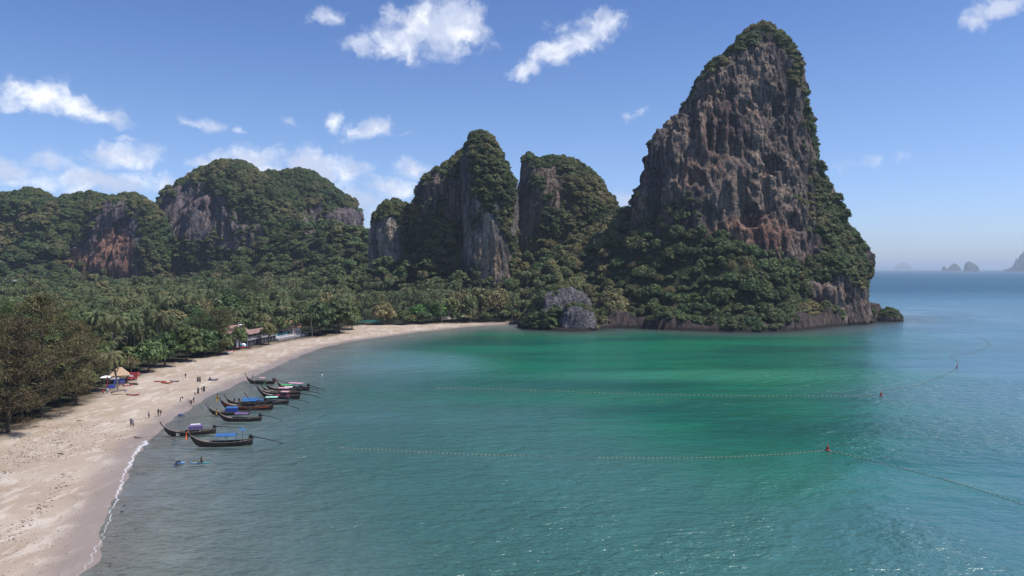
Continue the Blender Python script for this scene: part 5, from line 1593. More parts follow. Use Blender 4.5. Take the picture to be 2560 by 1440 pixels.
def canopy_mesh(mat, x0=2.4, x1=6.6, flat=False):
    V = []; Fs = []; n = 8; nx = 6
    for i in range(nx + 1):
        x = x0 + (x1 - x0) * i / nx
        for th in (0, -.06):
            for j in range(n + 1):
                a = math.pi * j / n
                y = -math.cos(a) * 1.0; zz = 1.98 + (.12 if flat else .32) * math.sin(a) + th - .03 * math.sin(i * 3.1)
                V.append((x, y, zz))
    m_ = n + 1
    for i in range(nx):
        a = i * 2 * m_; b = a + 2 * m_
        for j in range(n):
            Fs.append((a + j, a + j + 1, b + j + 1, b + j)); Fs.append((a + m_ + j, b + m_ + j, b + m_ + j + 1, a + m_ + j + 1))
        Fs += [(a, b, b + m_, a + m_), (a + n, a + m_ + n, b + m_ + n, b + n)]
    for a in (0, nx * 2 * m_):
        Fs += [(a + j, a + m_ + j, a + m_ + j + 1, a + j + 1) for j in range(n)]
    return mesh('canopy', V, Fs, [mat])


def shaft_me(drop):
    mb = MB().tube([(-.5, 0, 1.5), (-3.0, 0, 1.5 - drop * .4), (-5.6, 0, 1.5 - drop)], [.11, .09, .075], 6)
    return mb.me('tail_shaft', M['black'])


prop = MB()
for a in (0, 2.09, 4.19):
    c, s = math.cos(a), math.sin(a)
    prop.add([(0, c * .04, s * .04), (.05, c * .26 - s * .09, s * .26 + c * .09), (-.05, c * .28 + s * .09, s * .28 - c * .09)], [(0, 1, 2)])
prop.box(-.1, .1, -.05, .05, -.3, -.05)
BOAT['propeller'] = prop.me('propeller', M['black'])


def ribbon(mats, parent, L=.9):
    for k, m_ in enumerate(mats):
        MB().tube([(11.33 + .06 * k, 0, 2.75 + .12 * k), (11.40 + .06 * k, 0, 2.85 + .12 * k)], .19, 8).build('ribbon_wrap', m_, parent)
        a = .10 * k
        MB().add([(11.45 + a, -.12, 2.75), (11.55 + a, .12, 2.75), (11.62 + a, .2, 2.75 - L), (11.42 + a, -.2, 2.72 - L), (11.5 + a, -.08, 2.75), (11.6 + a, .16, 2.75), (11.67 + a, .24, 2.75 - L), (11.47 + a, -.16, 2.72 - L)],
                 [(0, 1, 2, 3), (7, 6, 5, 4), (0, 4, 5, 1), (1, 5, 6, 2), (2, 6, 7, 3), (3, 7, 4, 0)]).build('ribbon', m_, parent)


def boat(bow, stern, label, canopy=None, x0=2.4, x1=6.6, flat=False, rib=(), drop=1.2, shaft_yaw=0.0, side=None, scale=None, extra=None, rl=.9, no_prow=False):
    bx, by = on_sea(*bow); sx_, sy_ = on_sea(*stern)
    Lw = math.hypot(bx - sx_, by - sy_); s = scale or Lw / 9.6
    B = empty('longtail_boat', (sx_, sy_, 0), yaw_to((sx_, sy_), (bx, by)), s)
    tag(B, label, 'longtail boat', 'longtail boats moored off the beach')
    for k in ('hull', 'gunwale', 'prow', 'foredeck', 'floor_boards', 'stern_deck', 'engine'):
        link(k, BOAT[k], B)
    for x in (1.9, 3.2, 4.5, 5.8, 7.0): link('bench', BOAT['bench'], B, loc=(x, 0, .12))
    sh = link('tail_shaft', shaft_me(drop), B, rot=(0, 0, shaft_yaw))
    link('propeller', BOAT['propeller'], sh, loc=(-5.65, 0, 1.5 - drop))
    if canopy:
        link('canopy', canopy_mesh(canopy, x0, x1, flat), B)
        for x in np.linspace(x0 + .15, x1 - .15, 3):
            for y in (-.9, .9): link('post', BOAT['post'], B, loc=(x, y, 0))
    if side:
        mb = MB()
        for sg in (-1, 1):
            P = [(x, sg * (b + .012), zg - .12, zg - .30) for x, b, zg, zk in ST[1:9]]
            for (xa, ya_, za, zb), (xc, yc, zc, zd) in zip(P[:-1], P[1:]):
                mb.add([(xa, ya_ + sg * .015, za), (xc, yc + sg * .015, zc), (xc, yc * .985 + sg * .01, zd), (xa, ya_ * .985 + sg * .01, zb)], [(0, 1, 2, 3)])
        mb.build('painted_stripe', side, B)
    if rib: ribbon(rib, B, rl)
    if extra: extra(B)
    return B


def ex_parasol(B):
    P = MB().tube([(1.55, 0, .8), (1.55, 0, 3.0)], .035).build('pole', M['black'], B)
    mb = MB().add([(1.0, -.7, 2.75), (2.3, -.6, 3.1), (2.2, .7, 3.15), (.9, .6, 2.8), (1.6, 0, 3.2), ], [(0, 1, 4), (1, 2, 4), (2, 3, 4), (3, 0, 4), (3, 2, 1, 0)])
    mb.build('parasol', M['blue'], B)


def ex_number(B):
    cu = bpy.data.curves.new('hull_number', 'FONT'); cu.body = '23'; cu.size = .78; cu.extrude = .01
    cu.materials.append(M['white'])
    tmp = bpy.data.objects.new('hull_number', cu); COL.objects.link(tmp)
    me_ = bpy.data.meshes.new_from_object(tmp.evaluated_get(bpy.context.evaluated_depsgraph_get())); bpy.data.objects.remove(tmp)
    o = link('hull_number', me_, B)
    # on the side that faces the open bay
    o.rotation_euler = (math.radians(80), 0, math.pi + .06); o.location = (8.25, .86, .12)


def ex_tarp2(B):
    MB().box(2.6, 5.6, -.98, -.93, 1.25, 1.98).box(2.6, 5.6, .93, .98, 1.25, 1.98).build('side_curtain', M['purple'], B)
    MB().box(3.1, 5.2, -.45, .45, 2.28, 2.36).build('folded_cover', M['white'], B)


def ex_blueside(B):
    MB().box(2.6, 6.2, .9, .95, 1.0, 1.9).build('side_curtain', M['deepblue'], B)


def ex_goods(B):
    MB().box(3.0, 6.4, -.7, .7, .5, 1.05).build('cargo_cover', M['crimson'], B)


def ex_frame(B):
    mb = MB()
    for x in (1.6, 2.8): mb.tube([(x, .6, .7), (x, .6, 2.2)], .03)
    mb.tube([(1.6, .6, 2.2), (2.8, .6, 2.2)], .03); mb.build('rail_frame', M['black'], B)


BOATS = [
    boat((494, 1117), (628, 1112), 'nearest longtail boat, blue canopy and orange ribbon hanging from its prow', M['blue'], 2.6, 6.3, rib=(M['orange'],), drop=1.35, extra=ex_parasol, rl=1.4),
    boat((424, 1090), (537, 1083), 'longtail boat with purple and white canopy and number 23 on its dark hull', M['purple'], 2.6, 5.6, drop=.5, extra=lambda B: (ex_number(B), ex_tarp2(B))),
    boat((560, 1053), (651, 1052), 'longtail boat with plain purple canopy, third from the nearest', M['purple'], 3.0, 6.6, drop=1.2, rib=(M['yellow'],)),
    boat((533, 1038), (622, 1036), 'longtail boat with blue canopy just behind the plain purple one', M['blue'], 2.9, 6.0, drop=.9, rib=(M['lilac'],), extra=ex_blueside),
    boat((566, 1024), (679, 1024), 'longtail boat with painted brown-red side and low blue canopy', M['blue'], 3.0, 6.0, flat=True, side=M['orange'], drop=1.2, rib=(M['yellow'], M['crimson'])),
    boat((578, 1014), (664, 1012), 'longtail boat with blue canopy hidden behind the painted brown-red one', M['blue'], 1.8, 6.6, flat=True, drop=.8),
    boat((630, 1011), (719, 1010), 'longtail boat with pale mint canopy and a blue bow cover', M['mint'], 2.6, 5.8, flat=True, drop=1.0, extra=lambda B: MB().box(6.6, 8.0, -.7, .7, .9, 1.25).build('bow_cover', M['blue'], B)),
    boat((662, 996), (747, 997), 'longtail boat with crimson load and pale canopy, nearest of the crowded cluster', M['pink'], 2.6, 4.8, flat=True, drop=1.0, extra=ex_goods),
    boat((655, 988), (746, 989), 'longtail boat with faded pink canopy in the middle of the cluster', M['pink'], 2.2, 5.0, flat=True, drop=.8),
    boat((668, 985), (748, 983), 'longtail boat with low white canopy squeezed behind the faded pink one', M['white'], 2.0, 4.4, flat=True, drop=.7),
    boat((676, 978), (752, 978), 'longtail boat with green ribbons on its prow and green canopy', M['green'], 2.8, 6.0, flat=True, rib=(M['green'],), drop=.8),
    boat((702, 972), (771, 976), 'longtail boat with red prow ribbon and pink awnings, farthest right of the cluster', M['pink'], 1.8, 6.4, flat=True, rib=(M['red'],), drop=1.2, side=M['crimson']),
    boat((624, 957), (684, 960), 'longtail boat alone at the far end, pink canopy, person in blue aboard', M['pink'], 2.8, 5.4, flat=True, drop=.9, extra=ex_frame)]

# mooring ropes from the prows down to the sand
def mooring(bow_px, land_px, label, h=2.2):
    ax, ay = on_sea(*bow_px); bx, by, bz = on_ground(*land_px)
    P = [Vector((ax, ay, h)).lerp(Vector((bx, by, bz + .03)), t) + Vector((0, 0, -.9 * math.sin(math.pi * t) * (1 - t))) for t in (0, .15, .3, .5, .7, .85, 1)]
    P = [Vector((p.x, p.y, max(p.z, .05, float(ground_z(p.x, p.y)) + .03))) for p in P]
    o = MB().tube(P, .022, 4).build('mooring_rope', M['tan_wood']); tag(o, label, 'rope', 'mooring ropes')


mooring((424, 1090), (346, 1096), 'thin mooring rope from the boat marked 23 to the driftwood on the sand', 1.2)
mooring((533, 1038), (470, 1045), 'thin mooring rope from the blue-canopied boat towards the beach', 1.5)
mooring((494, 1117), (420, 1122), 'thin mooring rope from the nearest boat towards the sand', 1.5)

# small floats and buoys
def sea_thing(px, py, name, cat, label, parts):
    x, y = on_sea(px, py)
    E = empty(name, (x, y, 0)); tag(E, label, cat)
    for nm, mb, mt in parts: mb.build(nm, mt, E, True)


sea_thing(805, 938, 'buoy', 'buoy', 'small white mooring buoy floating alone in the bay beyond the boats', [('body', MB().ball((0, 0, .08), .27), M['white']), ('ring', MB().tube([(0, 0, .33), (0, 0, .40)], .04), M['black'])])
sea_thing(452, 1040, 'cool_box', 'box', 'small dark blue box floating in the shallows off the walkers', [('box_body', MB().box(-.45, .45, -.3, .3, -.1, .38), M['navy']), ('lid', MB().box(-.47, .47, -.32, .32, .383, .46), M['deepblue'])])
for px, py, lab in [(2069, 1127, 'red conical marker buoy at the corner of the nearer float line'), (2203, 989, 'red conical marker buoy on the farther float line'), (2392, 919, 'tiny red buoy on the curving part of the farther float line')]:
    k = .65 if px > 2300 else 1
    sea_thing(px, py, 'marker_buoy', 'buoy', lab, [('float_body', MB().ball((0, 0, .1), .45 * k, 10, 6, (1, 1, .6)), M['red']), ('cone', MB().tube([(0, 0, .25), (0, 0, .8), (0, 0, 1.25 * k)], [.32 * k, .16 * k, .05], 8), M['red'])])

FLOAT = MB().ball((0, 0, .03), .12, 7, 5, (1.25, .9, .85)).me('float', plain('float_plastic', (0.38, 0.31, 0.23), .8, var=.1))


def float_line(P, step, label, gaps=(), s=1.0):
    Pw = np.array([on_sea(*p) for p in P])
    # smooth the line
    sgm = np.r_[0, np.cumsum(np.hypot(*np.diff(Pw, axis=0).T))]
    q = np.arange(0, sgm[-1], step)
    qq = np.linspace(0, sgm[-1], 60)
    X = np.interp(q, sgm, Pw[:, 0]); Y = np.interp(q, sgm, Pw[:, 1])
    w = 5; ker = np.ones(w) / w
    Xs = np.convolve(np.pad(X, w // 2, 'edge'), ker, 'valid'); Ys = np.convolve(np.pad(Y, w // 2, 'edge'), ker, 'valid')
    E = empty('float_line', (Xs[0], Ys[0], 0)); tag(E, label, 'float line', 'lines of floats marking the swimming area')
    MB().tube([(x - Xs[0], y - Ys[0], .03) for x, y in zip(Xs, Ys)], .022 * s, 4).build('rope', M['tan_wood'], E)
    for x, y in zip(Xs, Ys):
        pxx = 1280 + x / y * F
        if any(a < pxx < b for a, b in gaps): continue
        o = link('float', FLOAT, E, loc=(x - Xs[0] + rng.uniform(-.1, .1), y - Ys[0], 0), rot=(0, 0, rng.uniform(0, 3))); o.scale = (s, s, s)


float_line([(845, 1120), (960, 1125), (1070, 1131), (1180, 1137), (1310, 1140), (1380, 1141), (1500, 1144), (1620, 1146), (1760, 1145), (1900, 1139), (2000, 1132), (2066, 1126)], .82,
           'nearer line of pale floats crossing the bay from left to the red marker', gaps=((1325, 1365), (1385, 1490)))
float_line([(2072, 1127), (2150, 1145), (2250, 1170), (2350, 1195), (2450, 1225), (2560, 1262), (2640, 1290)], .95, 'line of floats running from the near red marker out to the lower right')
float_line([(1085, 969), (1250, 973), (1400, 978), (1500, 983), (1700, 987), (1900, 990), (2100, 990), (2199, 988)], 1.25, 'farther line of pale floats crossing the middle of the bay', s=1.15)
float_line([(2199, 976), (2290, 965), (2350, 942), (2385, 925), (2397, 912), (2393, 902), (2370, 891), (2420, 884), (2462, 872), (2476, 858), (2462, 848), (2425, 833), (2340, 828)], 1.9,
           'curving line of floats snaking out to sea beyond the farther marker', s=1.1)

# ------------------------------------------------------------------ people
def pose_stand(stride=0.0, lean=0.0, arm=0.15, arms_fwd=0.0):
    J = {'pelvis': (0, 0, .95), 'waist': (0, lean * .3, 1.12), 'chest': (0, lean * .7, 1.34), 'neck': (0, lean, 1.50), 'head': (0, lean * 1.12 + .01, 1.64), 'crown': (0, lean * 1.15, 1.73)}
    for s, k in ((-1, 'l'), (1, 'r')):
        f = stride * s
        J['hip' + k] = (s * .10, 0, .90); J['knee' + k] = (s * .11, f * .5 + .03, .50); J['ankle' + k] = (s * .11, f, .09); J['toe' + k] = (s * .13, f + .17, .03)
        J['sh' + k] = (s * .185, lean * .85, 1.43)
        J['elb' + k] = (s * (.22 + arm * .4), lean * .85 - f * .3 + arms_fwd * .12, 1.15); J['wri' + k] = (s * (.20 + arm * .5), lean * .85 - f * .5 + arms_fwd * .35, .92 + arms_fwd * .22)
        J['hand' + k] = (s * (.20 + arm * .5), lean * .85 - f * .55 + arms_fwd * .43, .83 + arms_fwd * .27)
    return J


def pose_bend():
    J = pose_stand(.12)
    J.update({'waist': (0, .14, 1.08), 'chest': (0, .42, 1.12), 'neck': (0, .58, 1.08), 'head': (0, .70, 1.02), 'crown': (0, .78, .98)})
    for s, k in ((-1, 'l'), (1, 'r')):
        J['sh' + k] = (s * .18, .50, 1.10); J['elb' + k] = (s * .21, .56, .82); J['wri' + k] = (s * .18, .60, .58); J['hand' + k] = (s * .17, .62, .48)
    return J


def pose_kneel():
    J = pose_stand()
    for k_ in ('pelvis', 'waist', 'chest', 'neck', 'head', 'crown'):
        x, y, z = J[k_]; J[k_] = (x, y + .05, z - .62)
    for s, k in ((-1, 'l'), (1, 'r')):
        J['hip' + k] = (s * .10, 0, .30); J['knee' + k] = (s * .17, .36, .16); J['ankle' + k] = (s * .13, -.04, .08); J['toe' + k] = (s * .12, -.20, .04)
        J['sh' + k] = (s * .185, .07, .80); J['elb' + k] = (s * .30, .22, .58); J['wri' + k] = (s * .20, .42, .50); J['hand' + k] = (s * .16, .50, .50)
    return J


BONES = [('pelvis', 'waist'), ('waist', 'chest'), ('chest', 'neck'), ('neck', 'head'), ('head', 'crown')]
for k in 'lr':
    BONES += [('pelvis', 'hip' + k), ('hip' + k, 'knee' + k), ('knee' + k, 'ankle' + k), ('ankle' + k, 'toe' + k), ('chest', 'sh' + k), ('sh' + k, 'elb' + k), ('elb' + k, 'wri' + k), ('wri' + k, 'hand' + k)]
RAD = {'pelvis': .145, 'waist': .125, 'chest': .15, 'neck': .058, 'head': .095, 'crown': .07, 'hip': .095, 'knee': .062, 'ankle': .042, 'toe': .036, 'sh': .062, 'elb': .043, 'wri': .030, 'hand': .036}


def body_mesh(J, wide=1.0):
    names = list(J)
    me = bpy.data.meshes.new('body')
    me.from_pydata([J[n] for n in names], [(names.index(a), names.index(b)) for a, b in BONES], [])
    o = bpy.data.objects.new('body', me); COL.objects.link(o)
    md = o.modifiers.new('s', 'SKIN')
    sv = me.skin_vertices
    if not sv: sv = [me.attributes.new('skin_vertex', 'SKIN', 'POINT')] if False else me.skin_vertices
    if len(me.skin_vertices) == 0:
        import bmesh
        bm = bmesh.new(); bm.from_mesh(me); bm.verts.layers.skin.verify(); bm.to_mesh(me); bm.free()
    for i, n in enumerate(names):
        r = RAD[n if n in RAD else n[:-1]] * (wide if n in ('waist', 'pelvis', 'chest') else 1)
        me.skin_vertices[0].data[i].radius = (r, r * (.78 if n in ('chest', 'waist') else 1))
        me.skin_vertices[0].data[i].use_root = (n == 'pelvis')
    ss = o.modifiers.new('u', 'SUBSURF'); ss.levels = 1; ss.render_levels = 1
    dg = bpy.context.evaluated_depsgraph_get(); dg.update()
    out = bpy.data.meshes.new_from_object(o.evaluated_get(dg))
    bpy.data.objects.remove(o)
    return out


def garment(name, bm_, J, bones, mat, puff=.018, zmin=None, zmax=None, hood=False):
    V = np.array([v.co[:] for v in bm_.vertices]); Nn = np.array([v.normal[:] for v in bm_.vertices])
    seg = [(np.array(J[a]), np.array(J[b]), (a, b)) for a, b in BONES]
    Fs = []
    for p in bm_.polygons:
        c = np.array(p.center[:]); best = None
        for a, b, k in seg:
            t = np.clip(np.dot(c - a, b - a) / (np.dot(b - a, b - a) + 1e-9), 0, 1); dd = np.linalg.norm(c - a - t * (b - a))
            if best is None or dd < best[0]: best = (dd, k, t)
        k = best[1]
        if k in bones or (k[0], k[1], 'half') in bones and best[2] < .6:
            if name == 'hair' and c[1] > J['head'][1] + .055 and c[2] < J['head'][2] + .05: continue
            Fs.append(tuple(p.vertices))
    if not Fs: return None
    used = sorted({i for f in Fs for i in f}); mp_ = {u: i for i, u in enumerate(used)}
    return mesh(name, V[used] + Nn[used] * puff, [tuple(mp_[i] for i in f) for f in Fs], [mat], True)


TORSO = {('pelvis', 'waist'), ('waist', 'chest'), ('chest', 'neck'), ('chest', 'shl'), ('chest', 'shr')}
SLEEVE = {('shl', 'elbl'), ('shr', 'elbr')}
HIPS = {('pelvis', 'hipl'), ('pelvis', 'hipr'), ('hipl', 'kneel'), ('hipr', 'kneer')}
SHIN = {('kneel', 'anklel'), ('kneer', 'ankler')}
HEAD = {('head', 'crown'), ('neck', 'head')}
POSES = {k: (J, body_mesh(J)) for k, J in {'walk': pose_stand(.24), 'stand': pose_stand(.04, 0, .1), 'phone': pose_stand(.03, .03, .05, 1.0), 'bend': pose_bend(), 'kneel': pose_kneel()}.items()}
GCACHE = {}


def person(px, py, label, pose='stand', yaw=0.0, shirt=None, shorts=None, long=False, skirt=False, height=1.0, skin='skin', at=None, hair='hair', sleeves=True):
    x, y, z = at if at else on_ground(px, py)
    J, bm_ = POSES[pose]
    P = empty('person', (x, y, z), yaw, height); tag(P, label, 'person')
    b = bm_.copy(); b.name = 'body'; b.materials.clear(); b.materials.append(M[skin]); b.polygons.foreach_set('use_smooth', np.ones(len(b.polygons), bool))
    link('body', b, P)

    def wear(name, bones, mat, puff):
        key = (pose, name, frozenset(bones), mat)
        if key not in GCACHE: GCACHE[key] = garment(name, bm_, J, bones, M[mat], puff)
        if GCACHE[key]: link(name, GCACHE[key], P)
    if shirt: wear('shirt', TORSO | (SLEEVE if sleeves else set()), shirt, .02)
    if shorts: wear('trousers' if long else 'shorts', HIPS | (SHIN if long else set()), shorts, .022)
    wear('hair', HEAD, hair, .016)
    if skirt:
        Vs = []; n = 10
        for zz, r in ((1.12, .17), (.9, .24), (.5, .28), (.12, .33)):
            for j in range(n):
                a = 2 * math.pi * j / n; Vs.append((math.cos(a) * r, math.sin(a) * r * .85 + .02, zz))
        Fs = [(i * n + j, i * n + (j + 1) % n, (i + 1) * n + (j + 1) % n, (i + 1) * n + j) for i in range(3) for j in range(n)]
        link('long_dress', mesh('long_dress', Vs, Fs, [M['black_cloth']], True), P)
    return P


person(327.7, 1065, 'person in dark blue top and black trousers, taller of the pair nearest the camera', 'stand', .5, 'navy', 'black_cloth', True)
person(332.8, 1068.5, 'person in pale patterned top and dark shorts, right one of the pair nearest the camera', 'stand', -.5, 'lilac', 'black_cloth', height=.92)
person(372.6, 1046.5, 'person in lilac shirt and black shorts walking alone level with the blue box', 'phone', 2.6, 'lilac', 'black_cloth')
person(396, 1040, 'person all in black, taller of the two walking near the water', 'walk', 1.2, 'black_cloth', 'black_cloth', True)
person(402, 1040, 'shorter person in black beside the taller one near the water', 'walk', 1.2, 'black_cloth', 'black_cloth', height=.86)
person(451, 1004, 'person with dark top and grey trousers bending forward on the sand', 'bend', -1.3, 'black_cloth', 'navy', True)
person(473.5, 1008, 'bare-chested person stooping beside the waterline', 'bend', 1.9, None, 'crimson', height=.85)
person(477.7, 1014.5, 'person in black at the very edge of the water', 'stand', .3, 'black_cloth', 'black_cloth', height=.9)
person(484, 1007, 'small person in dark clothes just up from the water edge', 'stand', 1.0, 'black_cloth', 'black_cloth', height=.85)
person(487.7, 989.7, 'bare-chested child in dark shorts on the sand', 'stand', 1, None, 'black_cloth', height=.72)
person(495.4, 984, 'person in a long black robe walking with arms out', 'walk', .8, 'black_cloth', None, skirt=True)
person(504.6, 978.4, 'child in dark swimwear left of the standing robed person', 'stand', 0, 'black_cloth', 'black_cloth', height=.68)
person(510, 979, 'stout person in a long black robe standing still', 'stand', .2, 'black_cloth', None, skirt=True)
person(463.7, 947, 'person in black shorts walking alone on the upper sand', 'walk', 1.4, 'black_cloth', 'black_cloth')
person(494.6, 955.4, 'robed person in black, left one of the close pair on the upper sand', 'stand', .6, 'black_cloth', None, skirt=True)
person(499.8, 955.4, 'robed person in black, right and wider one of the close pair on the upper sand', 'stand', -.6, 'black_cloth', None, skirt=True, height=1.05)
person(268, 985, 'person in white top and light blue trousers standing by the stall', 'stand', 0, 'white', 'sky_cloth', True)
person(258, 988, 'person in brownish clothes in the shade by the post', 'stand', .5, 'crimson', 'tan_wood', height=.95)
# in the water
wx, wy = on_sea(440, 1163)
person(0, 0, 'person in black wading and leaning over a blue paddle board', 'bend', -1.2, 'black_cloth', 'black_cloth', at=(wx, wy, -.45))


def paddle_board(px, py, mats, label, yaw, L=1.0, z=.02):
    x, y = on_sea(px, py)
    B = empty('paddle_board', (x, y, z), yaw); tag(B, label, 'paddle board')
    for nm, s0, s1, m_ in (('nose', -1, -.25, mats[0]), ('middle', -.25, .35, mats[1]), ('tail', .35, 1, mats[2])):
        V = []; Fs = []; n = 7
        for i in range(n + 1):
            t = s0 + (s1 - s0) * i / n; hw = .40 * max(.05, (1 - abs(t) ** 2.6)) ** .8; zz = .18 * max(0, -t - .6) + .05
            V += [(t * 1.65 * L, -hw, zz), (t * 1.65 * L, hw, zz), (t * 1.65 * L, hw * .9, zz + .13), (t * 1.65 * L, -hw * .9, zz + .13)]
        Fs = [(i * 4 + j, i * 4 + (j + 1) % 4, i * 4 + 4 + (j + 1) % 4, i * 4 + 4 + j) for i in range(n) for j in range(4)] + [(3, 2, 1, 0), (n * 4, n * 4 + 1, n * 4 + 2, n * 4 + 3)]
        link(nm, mesh(nm, V, Fs, [m_], True), B)
    return x, y


paddle_board(448, 1160, (M['blue'], M['blue'], M['sky_cloth']), 'blue paddle board held by the wading person', 1.1, .8)
kx, ky = paddle_board(499, 1159, (M['sky_cloth'], M['navy'], M['aqua']), 'slim multicoloured paddle board carrying a kneeling person', .12, 1.1)
kp = person(0, 0, 'person kneeling on a slim paddle board, dark top', 'kneel', -1.4, 'black_cloth', 'black_cloth', at=(kx + .25, ky, .18))
pd = MB().tube([(-1.0, .3, .1), (.9, .5, 1.0)], .03).box(-1.25, -.9, .22, .38, -.02, .12).build('paddle', M['yellow'], loc=(kx + .2, ky - .5, .15)); tag(pd, 'paddle held by the kneeling person on the slim board', 'paddle')
bb = BOATS[-1]; mw = Matrix.Translation(bb.location) @ Matrix.Rotation(bb.rotation_euler.z, 4, 'Z') @ Matrix.Diagonal((bb.scale.x,) * 3 + (1,))
p_ = mw @ Vector((8.4, 0, 1.0)); person(0, 0, 'person in a blue shirt standing at the bow of the far pink-canopied boat', 'stand', 2, 'blue', 'navy', at=tuple(p_))
bb = BOATS[5]; mw = Matrix.Translation(bb.location) @ Matrix.Rotation(bb.rotation_euler.z, 4, 'Z') @ Matrix.Diagonal((bb.scale.x,) * 3 + (1,))
for k, (xx, lab) in enumerate([(8.6, 'person crouching in black at the bow behind the painted brown-red boat'), (7.4, 'second crouching person in black, nearer the blue canopy')]):
    p_ = mw @ Vector((xx, 0, .95)); person(0, 0, lab, 'kneel', 1.5 - k, 'black_cloth', 'black_cloth', at=tuple(p_))

# ------------------------------------------------------------------ planting out
forest()
headland()
rim()
on_rock()


def seen_px(p):
    y = p[2]
    if y <= 5: return -1, 0
    px = 1280 + p[1] / y * F; py = 672 - (p[3] + p[4] + p[6] * .5 - CAM_H) / y * F
    if not (-20 < px < 2580 and -20 < py < 1460): return -1, px
    size = (4.0 if p[0] == 'palm' else 1.0) * p[5] / y * F
    return size, px


# a coarse depth map of what stands in front, so that the trees made one by one are ones that show
cells = {}
info = []
for p in PL:
    size, px = seen_px(p)
    zt = p[3] + p[4] + p[6]
    py = 672 - (zt - CAM_H) / max(p[2], 5) * F
    info.append((size, px, py))
order = sorted(range(len(PL)), key=lambda i: PL[i][2])
skyline = {}
show = [0.0] * len(PL)
for i in order:
    size, px, py = info[i]
    if size <= 0: continue
    w = max(1, int(size / 6)); c0 = int(px // 6)
    vis = 0
    for c in range(c0 - w, c0 + w + 1):
        lim = skyline.get(c, 2000)
        vis += max(0, min(lim - py, size * 2.2))
    show[i] = vis * 6
    if not PL[i][0].startswith('cliff'):
        for c in range(c0 - w // 2, c0 + w // 2 + 1):
            skyline[c] = min(skyline.get(c, 2000), py + size * .4)

for i, p in enumerate(PL):
    if p[0].startswith('cliff'): show[i] = info[i][0]
KIND = {'palm': 'palm', 'cliff_round': 'shrub', 'cliff_drape': 'shrub', 'drape': 'tree', 'round': 'tree', 'layered': 'tree', 'umbrella': 'tree', 'bare': 'tree', 'bright': 'tree'}
single = set()
for kk, lim in (('palm', 285), ('tree', 270), ('shrub', 290)):
    c = [i for i in range(len(PL)) if KIND[PL[i][0]] == kk and len(PL[i]) < 12 and show[i] > 0]
    c.sort(key=lambda i: -show[i]); single |= set(c[:lim])
single |= {i for i in range(len(PL)) if len(PL[i]) == 12}


def describe(p):
    x, y, px = p[1], p[2], 1280 + p[1] / p[2] * F
    k = p[0]; t = p[8]
    col = 'dark green' if t < .15 else 'green' if t < .3 else 'yellowish green' if t < .55 else 'brownish' if t < .8 else 'pale brown'
    if k == 'palm':
        where = ('below the left cliffs' if y > 700 else 'beside the left casuarinas' if px < 280 else 'behind the shaded beach trees' if px < 480 else 'behind the restaurant' if px < 700 else
                 'behind the dark spreading tree' if px < 900 else 'behind the far end of the beach')
        age = 'tall' if p[4] > 13 else 'short'
        return f'{age} {col} palm {where}', 'palm', f'{col} {age} palms {where}'
    if k.startswith('cliff'):
        name = ('islet' if px > 2190 else 'great tower right flank' if px > 2040 else 'great tower summit' if (px > 1560 and p[3] > 120) else 'great tower' if px > 1560 else 'overgrown block beside the great wall' if px > 1283 and y > 600 else
                'shore boulder' if y < 520 else 'pointed middle tower' if px > 1035 else 'small limestone pillar' if px > 920 else 'broad forested mound' if px > 440 else 'far left massif')
        return f'{col} shrub clinging to the {name}', 'shrub', f'{col} shrubs on the {name}'
    form = {'drape': 'vine-covered', 'round': 'round-crowned', 'layered': 'spreading', 'umbrella': 'umbrella-shaped', 'bare': 'half-bare', 'bright': 'bright'}[k]
    if x > 3 and y > 430 and px > 1283:
        where = ('just above the headland waterline' if p[3] < 16 else 'below the great wall' if px > 1600 else 'behind the shore boulder' if px < 1480 else 'on the saddle left of the great wall')
    else:
        where = ('below the left cliffs' if y > 700 else 'beside the left casuarinas' if px < 280 else 'behind the shaded beach trees' if px < 560 else 'around the beach restaurant' if px < 780 else
                 'behind the bend of the beach' if px < 1000 else 'at the foot of the middle towers')
    return f'{col} {form} tree {where}', 'tree', f'{col} {form} trees {where}'


def meshes_for(p):
    k = p[0].replace('cliff_', ''); v = p[9]
    if k == 'palm': return CROWN['palm'][v % 4], PTRUNK[v % 3]
    if k == 'drape': return CROWN['drape'][v % 4], None
    L_ = CROWN[k]; return L_[v % len(L_)], TRUNK[v % 3]


LAB = {}
by = {}
for i in single:
    if len(PL[i]) == 12: continue
    lab, cat, grp = describe(PL[i]); by.setdefault(lab, []).append((i, cat))
for lab, ms in by.items():
    if len(ms) == 1:
        LAB[ms[0][0]] = (lab, ms[0][1], None); continue
    px = sorted(1280 + PL[i][1] / PL[i][2] * F for i, _ in ms); zz = sorted(PL[i][3] + PL[i][4] - PL[i][2] * .02 for i, _ in ms); rr = sorted(PL[i][5] + .1 * PL[i][4] for i, _ in ms)
    n = len(ms); sub = {}
    for i, cat in ms:
        fx = sorted(px).index(1280 + PL[i][1] / PL[i][2] * F) / n; fz = zz.index(PL[i][3] + PL[i][4] - PL[i][2] * .02) / n; fr = rr.index(PL[i][5] + .1 * PL[i][4]) / n
        a = ('on the left' if fx < .5 else 'on the right') if n < 7 else ('far left of them', 'left of middle', 'in the middle', 'right of middle', 'far right of them')[int(fx * 5)]
        b = '' if n < 4 else ('higher up, ' if fz >= .5 else 'lower down, ')
        c = '' if n < 16 else ('smaller ' if fr < .5 else 'larger ')
        l2 = f'{c}{lab}, {b}{a}'
        if len(l2.split()) > 16: l2 = f'{c}{lab}, {a}'
        if len(l2.split()) > 16: l2 = lab
        sub.setdefault(l2, []).append((i, cat))
    for l2, m2 in sub.items():
        for i, cat in m2: LAB[i] = (l2, cat, l2 + ' (alike)' if len(m2) > 1 else None)

